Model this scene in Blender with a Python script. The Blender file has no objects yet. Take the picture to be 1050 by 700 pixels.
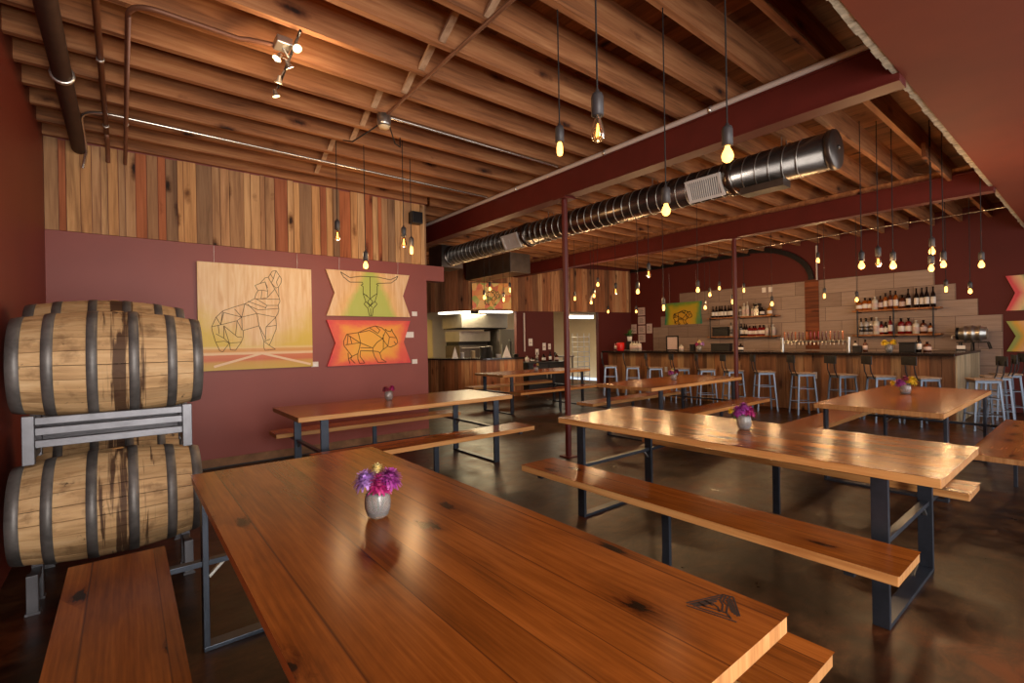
"""A brick-and-timber taproom with long picnic tables, barrels and a bar."""
import bpy, math, random
from mathutils import Vector, Matrix
rnd = random.Random(7)
SC = bpy.context.scene
COL = SC.collection
PI = math.pi

# ------------------------------------------------------------------ mesh helper
class MB:
    def __init__(s): s.v=[]; s.f=[]; s.m=[]; s.sm=[]
    def add(s, vs, fs, mi=0, smooth=False):
        b=len(s.v); s.v+= [tuple(p) for p in vs]
        for f in fs: s.f.append(tuple(b+i for i in f)); s.m.append(mi); s.sm.append(smooth)
        return s
    def box(s,x0,x1,y0,y1,z0,z1,mi=0):
        vs=[(x0,y0,z0),(x1,y0,z0),(x1,y1,z0),(x0,y1,z0),(x0,y0,z1),(x1,y0,z1),(x1,y1,z1),(x0,y1,z1)]
        return s.add(vs,[(0,3,2,1),(4,5,6,7),(0,1,5,4),(1,2,6,5),(2,3,7,6),(3,0,4,7)],mi)
    def bar(s,p,q,w,h,up=(0,0,1),mi=0):
        p=Vector(p);q=Vector(q);d=(q-p).normalized();u=Vector(up)
        if abs(d.dot(u))>.98: u=Vector((0,1,0))
        a=d.cross(u).normalized(); b=a.cross(d).normalized()
        vs=[c+a*(w/2*i)+b*(h/2*j) for c in(p,q) for i,j in((-1,-1),(1,-1),(1,1),(-1,1))]
        return s.add(vs,[(0,3,2,1),(4,5,6,7),(0,1,5,4),(1,2,6,5),(2,3,7,6),(3,0,4,7)],mi)
    def tube(s,path,r,n=10,mi=0,caps=True,smooth=True):
        P=[Vector(p) for p in path]; rr=r if isinstance(r,(list,tuple)) else [r]*len(P)
        rings=[];prev=None
        for i,p in enumerate(P):
            d=(P[min(i+1,len(P)-1)]-P[max(i-1,0)]).normalized()
            if prev is None:
                u=Vector((0,0,1)) if abs(d.z)<.9 else Vector((1,0,0))
                a=d.cross(u).normalized()
            else: a=(prev-d*prev.dot(d)).normalized()
            prev=a; b=d.cross(a)
            rings.append([p+a*math.cos(2*PI*k/n)*rr[i]+b*math.sin(2*PI*k/n)*rr[i] for k in range(n)])
        vs=[v for R in rings for v in R]; fs=[]
        for i in range(len(P)-1):
            for k in range(n):
                fs.append((i*n+k,i*n+(k+1)%n,(i+1)*n+(k+1)%n,(i+1)*n+k))
        s.add(vs,fs,mi,smooth)
        if caps:
            s.add(rings[0],[tuple(range(n-1,-1,-1))],mi); s.add(rings[-1],[tuple(range(n))],mi)
        return s
    def lathe(s,prof,n=20,c=(0,0,0),axis='z',mi=0,smooth=True):
        vs=[];fs=[]
        for r,z in prof:
            for k in range(n):
                a=2*PI*k/n; x,y=r*math.cos(a),r*math.sin(a)
                if axis=='z': p=(x,y,z)
                elif axis=='x': p=(z,x,y)
                else: p=(y,z,x)
                vs.append((c[0]+p[0],c[1]+p[1],c[2]+p[2]))
        for i in range(len(prof)-1):
            for k in range(n):
                fs.append((i*n+k,i*n+(k+1)%n,(i+1)*n+(k+1)%n,(i+1)*n+k))
        if prof[0][0]>1e-6: fs.append(tuple(range(n-1,-1,-1)))
        if prof[-1][0]>1e-6: fs.append(tuple((len(prof)-1)*n+k for k in range(n)))
        return s.add(vs,fs,mi,smooth)
    def prism(s,poly,fn,d0,d1,mi=0):
        """poly: 2D points, fn(u,v,d)->xyz ; extruded from depth d0 to d1"""
        n=len(poly); vs=[fn(u,v,d0) for u,v in poly]+[fn(u,v,d1) for u,v in poly]
        fs=[tuple(range(n-1,-1,-1)),tuple(range(n,2*n))]+[(i,(i+1)%n,n+(i+1)%n,n+i) for i in range(n)]
        return s.add(vs,fs,mi)
    def build(s,name,mats,parent=None,bevel=0,loc=None,recalc=True):
        me=bpy.data.meshes.new(name); me.from_pydata(s.v,[],s.f)
        if not isinstance(mats,(list,tuple)): mats=[mats]
        for m in mats: me.materials.append(m)
        me.polygons.foreach_set('material_index',s.m); me.polygons.foreach_set('use_smooth',s.sm)
        if recalc:
            import bmesh
            bm=bmesh.new(); bm.from_mesh(me); bmesh.ops.recalc_face_normals(bm,faces=bm.faces); bm.to_mesh(me); bm.free()
        me.update()
        o=bpy.data.objects.new(name,me); COL.objects.link(o)
        if parent: o.parent=parent
        if loc: o.location=loc
        if bevel:
            b=o.modifiers.new('bevel','BEVEL'); b.width=bevel; b.segments=2; b.limit_method='ANGLE'
        return o

def tag(o,label=None,cat=None,group=None,kind=None):
    if label: o['label']=label
    if cat: o['category']=cat
    if group: o['group']=group
    if kind: o['kind']=kind
    return o
def thing(name,loc,label,cat,group=None,rz=0):
    o=bpy.data.objects.new(name,None); COL.objects.link(o); o.location=loc; o.rotation_euler=(0,0,rz)
    o.empty_display_size=.1
    return tag(o,label,cat,group)
def struct(o): o['kind']='structure'; return o
def clone(root,loc,label=None,rz=None,group=None):
    r=root.copy(); COL.objects.link(r); r.location=loc
    if rz is not None: r.rotation_euler=(0,0,rz)
    if label: r['label']=label
    if group: r['group']=group
    for ch in list(root.children):
        c=ch.copy(); COL.objects.link(c); c.parent=r
        for g in list(ch.children):
            d=g.copy(); COL.objects.link(d); d.parent=c
    return r
ORD=['leftmost','second from the left','third from the left','fourth from the left','fifth from the left','sixth from the left','seventh from the left','eighth from the left','ninth from the left','tenth from the left','eleventh from the left','twelfth from the left','thirteenth from the left','fourteenth from the left','fifteenth from the left']

# ------------------------------------------------------------------ materials
def srgb(r,g,b):
    f=lambda c:(c/12.92 if c<=.04045 else ((c+.055)/1.055)**2.4)
    return (f(r/255),f(g/255),f(b/255),1)
class NT:
    def __init__(s,name):
        s.m=bpy.data.materials.new(name); s.m.use_nodes=True; s.t=s.m.node_tree; s.b=s.t.nodes['Principled BSDF']
    def n(s,typ,**kw):
        x=s.t.nodes.new(typ)
        for k,v in kw.items():
            if k.startswith('i_'): 
                key=k[2:]; key=int(key) if key.isdigit() else key.replace('_',' ')
                x.inputs[key].default_value=v
            else: setattr(x,k,v)
        return x
    def l(s,a,b): s.t.links.new(a,b)
    def set(s,**kw):
        for k,v in kw.items(): s.b.inputs[k.replace('_',' ')].default_value=v
    def ramp(s,fac,stops,interp='LINEAR'):
        r=s.n('ShaderNodeValToRGB'); r.color_ramp.interpolation=interp
        e=r.color_ramp.elements
        while len(e)>1: e.remove(e[-1])
        e[0].position=stops[0][0]; e[0].color=stops[0][1]
        for p,c in stops[1:]:
            q=e.new(p); q.color=c
        if fac is not None: s.l(fac,r.inputs[0])
        return r.outputs[0]
    def mix(s,fac,a,b,mode='MIX'):
        x=s.n('ShaderNodeMix',data_type='RGBA',blend_type=mode)
        for i,v in((0,fac),(6,a),(7,b)):
            if isinstance(v,(int,float,tuple)): x.inputs[i].default_value=v
            else: s.l(v,x.inputs[i])
        return x.outputs[2]
    def math(s,op,a,b=None,c=None,clamp=False):
        x=s.n('ShaderNodeMath',operation=op,use_clamp=clamp)
        for i,v in enumerate((a,b,c)):
            if v is None: continue
            if isinstance(v,(int,float)): x.inputs[i].default_value=v
            else: s.l(v,x.inputs[i])
        return x.outputs[0]
    def coords(s,scale=(1,1,1),rnd=0,kind='Object'):
        c=s.n('ShaderNodeTexCoord'); v=c.outputs[kind]
        if rnd:
            oi=s.n('ShaderNodeObjectInfo'); mm=s.n('ShaderNodeVectorMath',operation='ADD'); sc=s.math('MULTIPLY',oi.outputs['Random'],rnd)
            s.l(v,mm.inputs[0]); s.l(sc,mm.inputs[1]); v=mm.outputs[0]
        mp=s.n('ShaderNodeMapping'); mp.inputs['Scale'].default_value=scale; s.l(v,mp.inputs['Vector'])
        return mp.outputs[0]
    def noise(s,vec,scale=5,detail=4,rough=.55,dist=0):
        x=s.n('ShaderNodeTexNoise'); x.inputs['Scale'].default_value=scale; x.inputs['Detail'].default_value=detail
        x.inputs['Roughness'].default_value=rough; x.inputs['Distortion'].default_value=dist; s.l(vec,x.inputs['Vector'])
        return x.outputs['Fac']
    def bump(s,h,strength=.2,dist=.01):
        b=s.n('ShaderNodeBump'); b.inputs['Strength'].default_value=strength; b.inputs['Distance'].default_value=dist
        s.l(h,b.inputs['Height']); s.l(b.outputs[0],s.b.inputs['Normal'])
    def col(s,c): s.l(c,s.b.inputs['Base Color'])

def plain(name,c,rough=.5,metal=0,noise_amt=0,nscale=8,**kw):
    t=NT(name); t.set(Roughness=rough,Metallic=metal,**kw)
    if noise_amt:
        n=t.noise(t.coords(rnd=7),nscale,5,.6)
        lo=tuple(x*(1-noise_amt) for x in c[:3])+(1,); hi=tuple(min(1,x*(1+noise_amt)) for x in c[:3])+(1,)
        t.col(t.ramp(n,[(.3,lo),(.7,hi)]))
    else: t.set(Base_Color=c)
    return t.m
def petals(name,c):
    t=NT(name); g=t.n('ShaderNodeNewGeometry')
    lo=tuple(x*.38 for x in c[:3])+(1,); hi=tuple(min(1,x*1.35+.10) for x in c[:3])+(1,)
    t.col(t.ramp(g.outputs['Random Per Island'],[(.0,lo),(.5,c),(1,hi)])); t.set(Roughness=.6); return t.m
def emit(name,c,strength):
    t=NT(name); t.set(Base_Color=c,Emission_Color=c,Emission_Strength=strength); return t.m
def glass(name,c,rough=.05,trans=.9,ior=1.45):
    t=NT(name); t.set(Base_Color=c,Roughness=rough,Transmission_Weight=trans,IOR=ior); return t.m

def wood(name,dark,mid,light,axis=0,rough=.4,board=None,baxis=1,rndobj=11,island=False,coat=0,knots=True,tintvar=.35,grain=1.0,ramp_island=None,spec=.4,bump=.1,kn=1.0):
    """grain runs along axis; optional glued boards across baxis"""
    t=NT(name); sc=[9,9,9]; sc[axis]=.7
    c=t.coords((1,1,1),rndobj)
    sep=t.n('ShaderNodeSeparateXYZ'); t.l(c,sep.inputs[0])
    off=None
    if board:
        b=t.math('FLOOR',t.math('MULTIPLY',sep.outputs[baxis],1/board))
        wn=t.n('ShaderNodeTexWhiteNoise',noise_dimensions='1D'); t.l(b,wn.inputs['W']); off=wn.outputs['Value']
    if island:
        g=t.n('ShaderNodeNewGeometry'); off=g.outputs['Random Per Island']
    if off is not None:
        va=t.n('ShaderNodeVectorMath',operation='ADD'); m=t.math('MULTIPLY',off,37.0); t.l(c,va.inputs[0]); t.l(m,va.inputs[1]); c2=va.outputs[0]
    else: c2=c
    mp=t.n('ShaderNodeMapping'); mp.inputs['Scale'].default_value=tuple(sc); t.l(c2,mp.inputs['Vector'])
    n1=t.noise(mp.outputs[0],1.6*grain,5,.6,.6)
    sc2=[60,60,60]; sc2[axis]=2.5
    mp2=t.n('ShaderNodeMapping'); mp2.inputs['Scale'].default_value=tuple(sc2); t.l(c2,mp2.inputs['Vector'])
    n2=t.noise(mp2.outputs[0],1.0,3,.5)
    f=t.math('ADD',t.math('MULTIPLY',n1,.72),t.math('MULTIPLY',n2,.28))
    colr=t.ramp(f,[(.28,dark),(.5,mid),(.72,light)])
    if ramp_island:
        tint=t.ramp(off,ramp_island,'CONSTANT'); colr=t.mix(.85,colr,tint,'MULTIPLY')
    elif off is not None:
        v=t.ramp(off,[(0,(1-tintvar,)*3+(1,)),(1,(1+tintvar*.4,)*3+(1,))]); colr=t.mix(1.0,colr,v,'MULTIPLY')
    if knots:
        sck=[5,5,5]; sck[axis]=1.6
        mk=t.n('ShaderNodeMapping'); mk.inputs['Scale'].default_value=tuple(sck); t.l(c2,mk.inputs['Vector'])
        vo=t.n('ShaderNodeTexVoronoi'); vo.inputs['Scale'].default_value=1.0; t.l(mk.outputs[0],vo.inputs['Vector'])
        nn=t.noise(c2,14,3,.6)
        d=t.math('ADD',vo.outputs['Distance'],t.math('MULTIPLY',t.math('SUBTRACT',nn,.5),.22))
        k=t.ramp(d,[(.05*kn,(.06,.04,.03,1)),(.10*kn,(.40,.31,.25,1)),(.22*kn,(1,1,1,1))])
        colr=t.mix(1.0,colr,k,'MULTIPLY')
    t.col(colr); t.set(Roughness=rough,Coat_Weight=coat,Coat_Roughness=.12,Specular_IOR_Level=spec)
    t.bump(f,bump,.004)
    return t.m

M={}
def tabletop():
    t=NT('oiled_table_wood'); c=t.coords(rnd=5)
    sep=t.n('ShaderNodeSeparateXYZ'); t.l(c,sep.inputs[0])
    wob=t.math('MULTIPLY',t.math('SUBTRACT',t.noise(c,.8,1,.5),.5),.0)
    w=t.math('ADD',t.math('MULTIPLY',sep.outputs[1],1/.15),t.math('MULTIPLY',t.math('SINE',t.math('MULTIPLY',sep.outputs[1],9.0)),.35))
    bd=t.math('FLOOR',w); fr=t.math('FRACT',w)
    wn=t.n('ShaderNodeTexWhiteNoise',noise_dimensions='1D'); t.l(bd,wn.inputs['W']); off=wn.outputs['Value']
    va=t.n('ShaderNodeVectorMath',operation='ADD'); t.l(c,va.inputs[0]); t.l(t.math('MULTIPLY',off,41.0),va.inputs[1]); c2=va.outputs[0]
    def nz(sc,s,d,r,di):
        mp=t.n('ShaderNodeMapping'); mp.inputs['Scale'].default_value=sc; t.l(c2,mp.inputs['Vector']); return t.noise(mp.outputs[0],s,d,r,di)
    fine=nz((3,95,95),1.0,4,.6,.2); mid=nz((1.1,11,11),1.0,5,.65,1.2); blot=nz((1.2,3,3),1.3,4,.6,.6)
    f=t.math('ADD',t.math('ADD',t.math('MULTIPLY',fine,.34),t.math('MULTIPLY',mid,.30)),t.math('MULTIPLY',blot,.36))
    col=t.ramp(f,[(.30,srgb(76,38,12)),(.5,srgb(136,73,24)),(.70,srgb(172,100,40))])
    col=t.mix(1.0,col,t.ramp(off,[(0,(.74,.72,.70,1)),(.5,(1,1,1,1)),(1,(1.16,1.12,1.06,1))]),'MULTIPLY')
    col=t.mix(t.ramp(fr,[(.0,(1,)*3+(1,)),(.02,(0,0,0,1)),(.98,(0,0,0,1)),(1.0,(1,)*3+(1,))]),col,srgb(78,38,16))
    mk=t.n('ShaderNodeMapping'); mk.inputs['Scale'].default_value=(1.9,4.2,1); t.l(c2,mk.inputs['Vector'])
    vo=t.n('ShaderNodeTexVoronoi',voronoi_dimensions='2D'); vo.inputs['Scale'].default_value=1.0; t.l(mk.outputs[0],vo.inputs['Vector'])
    nn=nz((9,26,26),1.0,5,.65,.8)
    d=t.math('ADD',vo.outputs['Distance'],t.math('MULTIPLY',t.math('SUBTRACT',nn,.5),.36))
    sel=t.n('ShaderNodeSeparateColor'); t.l(vo.outputs['Color'],sel.inputs[0]); d=t.math('ADD',d,t.math('MULTIPLY',t.math('GREATER_THAN',sel.outputs[0],.60),.5))
    k=t.ramp(d,[(.05,(.04,.025,.02,1)),(.075,(.36,.26,.2,1)),(.15,(.78,.72,.66,1)),(.34,(1,1,1,1))])
    t.col(t.mix(1.0,col,k,'MULTIPLY'))
    t.set(Specular_IOR_Level=.5,IOR=1.27,Roughness=.22)
    return t.m
M['table']=tabletop()
M['edge']=wood('table_edge_lit_wood',srgb(165,100,50),srgb(205,145,84),srgb(228,178,115),0,.42,knots=False,rndobj=3)  # long sides paler than the top: window light put into the wood colour
M['endgrain']=wood('table_end_grain_lit',srgb(144,92,50),srgb(182,128,76),srgb(206,156,102),2,.5,knots=False,grain=3)  # raw end grain, its tone also lifted to carry window light
M['joist']=wood('joist_timber',srgb(96,58,34),srgb(156,101,62),srgb(188,136,90),0,.75,tintvar=.3,rndobj=23)
M['deck']=wood('roof_deck_boards',srgb(78,46,26),srgb(128,80,46),srgb(152,100,60),1,.8,board=.17,baxis=0,tintvar=.45,rndobj=0)
TONES=[(0,srgb(255,236,205)),(.16,srgb(214,190,165)),(.30,srgb(255,222,176)),(.42,srgb(190,112,76)),(.52,srgb(235,208,180)),(.64,srgb(214,130,80)),(.73,srgb(170,150,135)),(.83,srgb(255,228,186)),(.93,srgb(205,175,150))]
M['clad']=wood('reclaimed_boards',srgb(132,102,78),srgb(196,162,126),srgb(224,194,156),2,.8,island=True,rndobj=0,ramp_island=TONES)
TONES2=[(0,srgb(255,226,196)),(.17,srgb(170,136,112)),(.34,srgb(238,190,150)),(.5,srgb(150,112,88)),(.66,srgb(255,238,210)),(.83,srgb(200,150,115))]
M['fascia']=wood('weathered_fascia_boards',srgb(120,92,72),srgb(184,146,114),srgb(220,186,150),2,.8,island=True,rndobj=0,ramp_island=TONES2)
M['barfront']=wood('bar_front_boards',srgb(112,84,60),srgb(178,142,104),srgb(212,178,136),2,.65,island=True,rndobj=0,ramp_island=TONES2)
M['barend']=wood('bar_end_boards',srgb(130,108,80),srgb(196,172,135),srgb(225,204,168),2,.65,island=True,rndobj=0,tintvar=.3)
M['kfront']=wood('kitchen_front_boards',srgb(130,92,64),srgb(204,156,112),srgb(236,196,150),2,.55,island=True,rndobj=0,ramp_island=TONES2)
def staves():
    m=wood('oak_staves',srgb(158,120,78),srgb(208,168,118),srgb(228,194,146),0,.7,island=True,rndobj=17,tintvar=.22,knots=False,grain=1.4)
    t=NT.__new__(NT); t.m=m; t.t=m.node_tree; t.b=t.t.nodes['Principled BSDF']
    c=t.coords(rnd=9); c0=t.coords(); sep=t.n('ShaderNodeSeparateXYZ'); t.l(c0,sep.inputs[0])
    mp=t.n('ShaderNodeMapping'); mp.inputs['Scale'].default_value=(34,1.8,1.8); t.l(c,mp.inputs['Vector'])
    n=t.noise(mp.outputs[0],1.0,4,.6,.5); n2=t.noise(c,9,4,.6)
    band=t.math('SUBTRACT',1.0,t.math('MULTIPLY',t.math('ABSOLUTE',t.math('SUBTRACT',sep.outputs[0],.05)),6.5),clamp=True)
    k=t.ramp(t.math('ADD',t.math('MULTIPLY',n,.8),t.math('MULTIPLY',band,.24)),[(.535,(0,0,0,1)),(.60,(1,1,1,1))])
    old=t.b.inputs['Base Color'].links[0].from_socket
    grime=t.ramp(n2,[(.30,srgb(120,98,76)),(.46,(1,1,1,1))])
    x=t.mix(.55,old,grime,'MULTIPLY')
    n3=t.noise(c,13,5,.7,.4); bl=t.ramp(n3,[(.30,(.8,)*3+(1,)),(.36,(0,0,0,1))]); x=t.mix(bl,x,srgb(60,42,30))
    t.col(t.mix(t.math('MULTIPLY',k,.88),x,srgb(52,22,14))); return m
M['stave']=staves()
M['stain']=plain('dried_wine_stain',srgb(52,22,14),.5,0,.5,30)
M['bench_dark']=M['table']

def wallpaint(name,c,amt=.08,rough=.5):
    t=NT(name); n=t.noise(t.coords(),1.3,4,.6); f=t.noise(t.coords(),90,2,.5)
    t.col(t.ramp(n,[(.3,tuple(x*(1-amt) for x in c[:3])+(1,)),(.7,tuple(x*(1+amt) for x in c[:3])+(1,))]))
    t.set(Roughness=rough); t.bump(f,.06,.003); return t.m
M['plum']=wallpaint('plum_wall_paint',srgb(142,71,61))
M['red']=wallpaint('oxblood_wall_paint',srgb(110,38,20))
M['barred']=wallpaint('dark_red_wall_paint',srgb(86,19,9),.08,.7)
M['soffit']=wallpaint('rust_soffit_paint',srgb(112,40,10),.12,.75)
M['steelred']=plain('red_primed_steel',srgb(90,24,17),.5,0,.12,5)
M['cream']=wallpaint('cream_wall_paint',srgb(220,192,148))
M['bridge']=wood('pale_bridging',srgb(130,96,70),srgb(176,140,108),srgb(200,168,136),1,.8,knots=False)
M['offwhite']=plain('white_plaster_chips',srgb(170,156,132),.8,0,.45,22)

def floor_mat():
    t=NT('stained_concrete'); c=t.coords()
    a=t.noise(c,1.1,9,.68,1.2); b=t.noise(c,4.5,8,.7,.6); e=t.noise(c,.6,5,.6,.5)
    mp=t.n('ShaderNodeMapping'); mp.inputs['Scale'].default_value=(3.2,7,1); mp.inputs['Rotation'].default_value=(0,0,.5); t.l(c,mp.inputs['Vector']); g=t.noise(mp.outputs[0],1.3,8,.7,.8)
    c1=t.ramp(a,[(.28,srgb(30,20,14)),(.45,srgb(62,43,29)),(.58,srgb(88,63,42)),(.75,srgb(122,92,60))])
    c2=t.ramp(t.math('ADD',t.math('MULTIPLY',b,.5),t.math('MULTIPLY',g,.5)),[(.38,srgb(72,58,48)),(.49,srgb(176,156,136)),(.60,srgb(255,244,226))])
    cc=t.mix(.9,c1,c2,'MULTIPLY')
    k=t.ramp(e,[(.52,(0,0,0,1)),(.68,(.75,)*3+(1,))]); cc=t.mix(k,cc,t.mix(.8,srgb(128,62,24),c2,'MULTIPLY'))
    t.col(cc); t.l(t.ramp(b,[(.3,(.26,)*3+(1,)),(.7,(.46,)*3+(1,))]),t.b.inputs['Roughness'])
    t.set(Specular_IOR_Level=.5,IOR=1.30); return t.m
M['floor']=floor_mat()
M['steel']=plain('raw_dark_steel',srgb(72,78,88),.38,.75,.25,6)
M['hoop']=plain('galvanised_hoop',srgb(112,108,104),.5,.45,.45,7)
M['rack']=plain('grey_rack_steel',srgb(112,112,116),.42,.6,.2,8)
M['duct']=plain('galvanised_duct',srgb(132,124,116),.26,.95,.2,4)
M['duct2']=plain('galvanised_sheet',srgb(112,104,98),.38,.9,.2,5)
M['seam']=plain('duct_seam',srgb(215,210,200),.3,.9)
M['iron']=plain('cast_iron_pipe',srgb(66,46,36),.6,.3,.25,9)
M['brownpipe']=plain('painted_conduit',srgb(120,78,56),.5,.2,.15,9)
M['conduit']=plain('bright_conduit',srgb(215,205,192),.25,.9)
M['whitepipe']=plain('white_conduit',srgb(205,190,180),.4)
M['black']=plain('black_plastic',srgb(22,20,20),.45)
M['blackm']=plain('black_steel',srgb(30,28,30),.4,.4)
M['counter']=plain('dark_stone_counter',srgb(36,28,24),.22,0,.3,15)
M['socket']=plain('grey_lamp_socket',srgb(58,54,54),.5)
M['cord']=plain('black_cord',srgb(22,18,16),.7)
M['white']=plain('white_card',srgb(232,224,214),.6)
M['paper']=plain('pinned_paper',srgb(205,180,170),.8,0,.1,60)
M['tile']=None
M['stainless']=plain('stainless_steel',srgb(190,186,178),.3,.9,.1,5)
M['stooln']=plain('brushed_stool_steel',srgb(126,136,150),.36,.75)
M['stooldark']=plain('dark_stool_steel',srgb(42,40,42),.45,.5)
M['seat']=wood('stool_seat_wood',srgb(112,88,72),srgb(158,132,110),srgb(190,164,140),0,.5,knots=False)
M['bulb']=emit('glowing_bulb',(1,.46,.10,1),3.6)
M['bulb_hot']=emit('glowing_filament',(1,.46,.10,1),6)
M['spot']=emit('halogen_lamp',(1,.66,.30,1),8)
M['tube']=emit('fluorescent_tube',(1,.93,.74,1),3)
M['amberglass']=glass('amber_bulb_glass',(1,.72,.38,1),.03,.95)
M['vase']=glass('frosted_vase_glass',(.95,.96,.95,1),.2,.82)
M['water']=M['vase']
M['petal_purple']=petals('purple_petals',srgb(158,48,140))
M['petal_magenta']=petals('magenta_petals',srgb(178,24,108))
M['petal_lilac']=petals('lilac_petals',srgb(190,140,215))
M['petal_yellow']=petals('yellow_petals',srgb(245,205,40))
M['petal_cream']=petals('cream_petals',srgb(250,225,150))
M['petal_dark']=petals('plum_red_petals',srgb(130,20,60))
M['stem']=plain('green_stem',srgb(84,122,52),.55)
M['leaf']=plain('green_leaf',srgb(58,98,40),.5,0,.3,20)
M['ink']=plain('dark_burned_line',srgb(74,50,34),.8)
M['inkblack']=plain('black_drawn_line',srgb(36,28,20),.8)
M['logo']=plain('charred_line',srgb(38,20,12),.7)
M['chips']=M['offwhite']
M['cream_tile']=M['cream']
def tiles():
    t=NT('grey_plank_tiles'); c=t.coords()
    sep=t.n('ShaderNodeSeparateXYZ'); t.l(c,sep.inputs[0])
    cmb=t.n('ShaderNodeCombineXYZ'); t.l(sep.outputs[1],cmb.inputs[0]); t.l(t.math('ADD',sep.outputs[2],.115),cmb.inputs[1])
    br=t.n('ShaderNodeTexBrick',offset=.5); t.l(cmb.outputs[0],br.inputs['Vector'])
    br.inputs['Scale'].default_value=1; br.inputs['Brick Width'].default_value=.61; br.inputs['Row Height'].default_value=.305; br.inputs['Mortar Size'].default_value=.004
    br.inputs['Color1'].default_value=srgb(174,150,134); br.inputs['Color2'].default_value=srgb(146,122,108); br.inputs['Mortar'].default_value=srgb(92,72,60)
    mp=t.n('ShaderNodeMapping'); mp.inputs['Scale'].default_value=(1,1.5,22); t.l(c,mp.inputs['Vector'])
    n=t.noise(mp.outputs[0],1.6,4,.6)
    t.col(t.mix(.5,br.outputs['Color'],t.ramp(n,[(.3,srgb(190,180,170)),(.7,(1,1,1,1))]),'MULTIPLY')); t.set(Roughness=.5); return t.m
M['tile']=tiles()
M['brickstrip']=wood('rusty_timber_strip',srgb(70,30,14),srgb(122,62,30),srgb(150,84,44),1,.7,board=.1,baxis=2,rndobj=0)
M['ply']=wood('pale_plywood',srgb(205,150,92),srgb(228,184,128),srgb(240,202,150),2,.55,knots=False)
DAY=160; BULB=7; TRACK=14; KIT=85; EXPO=0.3
WOLF=[[(0.774,1.618),(0.82,1.73),(0.887,1.801),(1.007,1.852),(1.114,1.891),(1.218,1.956),(1.235,2.012),(1.258,2.056),(1.226,2.115),(1.281,2.143),(1.338,2.215),(1.373,2.223),(1.419,2.301),(1.46,2.311),(1.499,2.251),(1.522,2.215),(1.515,2.164),(1.485,2.112),(1.489,1.986),(1.5,1.936),(1.476,1.885),(1.486,1.835),(1.474,1.785),(1.447,1.74),(1.454,1.646),(1.451,1.596),(1.394,1.447),(1.37,1.397),(1.438,1.346),(1.324,1.336),(1.308,1.374),(1.312,1.448),(1.262,1.633),(1.092,1.577),(1.091,1.499),(1.069,1.439),(1.009,1.345),(0.957,1.352),(0.948,1.429),(0.922,1.394),(0.88,1.33),(0.85,1.343),(0.811,1.443),(0.778,1.578),(0.774,1.618)],[(0.887,1.801),(0.864,1.642),(0.774,1.618)],[(0.864,1.642),(0.897,1.784),(1.079,1.734)],[(1.007,1.828),(1.079,1.734),(1.114,1.891)],[(1.079,1.734),(1.242,1.78),(1.146,1.887)],[(1.242,1.78),(1.45,1.74)],[(1.242,1.78),(1.262,1.633),(1.337,1.472)],[(0.864,1.642),(1.031,1.691),(1.079,1.734),(1.082,1.577)],[(1.031,1.691),(1.082,1.577)],[(1.031,1.691),(1.012,1.524)],[(0.895,1.631),(1.033,1.5),(1.08,1.499)],[(0.895,1.631),(0.893,1.489),(0.817,1.537)],[(0.839,1.642),(0.848,1.537)],[(1.34,1.621),(1.45,1.74)],[(1.34,1.621),(1.454,1.64)],[(1.34,1.621),(1.326,1.448),(1.383,1.472)],[(1.146,1.923),(1.344,1.85)],[(1.114,1.891),(1.259,1.823),(1.487,1.848)],[(1.218,1.956),(1.5,1.961)],[(1.234,1.957),(1.355,1.881),(1.332,1.843)],[(1.355,1.881),(1.487,1.885)],[(1.289,1.959),(1.357,1.974),(1.364,2.055),(1.302,2.064),(1.258,2.056)],[(1.289,1.959),(1.302,2.064)],[(1.364,2.055),(1.338,2.165),(1.281,2.143)],[(1.363,1.981),(1.444,2.084),(1.489,1.986)],[(1.444,2.084),(1.406,2.157),(1.373,2.223)],[(1.406,2.157),(1.456,2.097),(1.485,2.112)],[(1.396,2.268),(1.429,2.208),(1.46,2.311)],[(1.429,2.208),(1.406,2.157)],[(1.499,2.251),(1.463,2.173),(1.474,2.13)],[(1.338,2.165),(1.365,2.092)],[(0.82,1.73),(0.864,1.642)],[(0.948,1.429),(1.069,1.439)],[(0.811,1.443),(0.897,1.454),(0.948,1.429)],[(0.893,1.489),(0.948,1.429),(0.895,1.631)],[(1.309,1.448),(1.37,1.397)]]
SKULL=[[(2.253,2.356),(2.288,2.293),(2.376,2.228),(2.546,2.237),(2.558,2.21),(2.527,2.196),(2.558,2.179),(2.556,2.083),(2.591,1.975),(2.566,1.938),(2.621,1.879),(2.638,1.782),(2.682,1.783),(2.697,1.881),(2.756,1.944),(2.725,1.98),(2.759,2.092),(2.761,2.191),(2.774,2.21),(2.748,2.221),(2.768,2.234),(2.972,2.253),(3.048,2.308),(3.076,2.355),(2.96,2.296),(2.776,2.321),(2.523,2.316),(2.377,2.288),(2.253,2.356)],[(2.658,2.319),(2.655,2.026)],[(2.593,2.06),(2.655,2.014),(2.72,2.066)],[(2.617,1.976),(2.655,2.014),(2.693,1.979),(2.653,1.916),(2.617,1.976)],[(2.591,1.975),(2.653,1.916),(2.725,1.98)],[(2.628,1.891),(2.653,1.929),(2.685,1.893)],[(2.659,1.88),(2.66,1.782)],[(2.556,2.083),(2.618,2.049)],[(2.759,2.092),(2.7,2.053)]]
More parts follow.
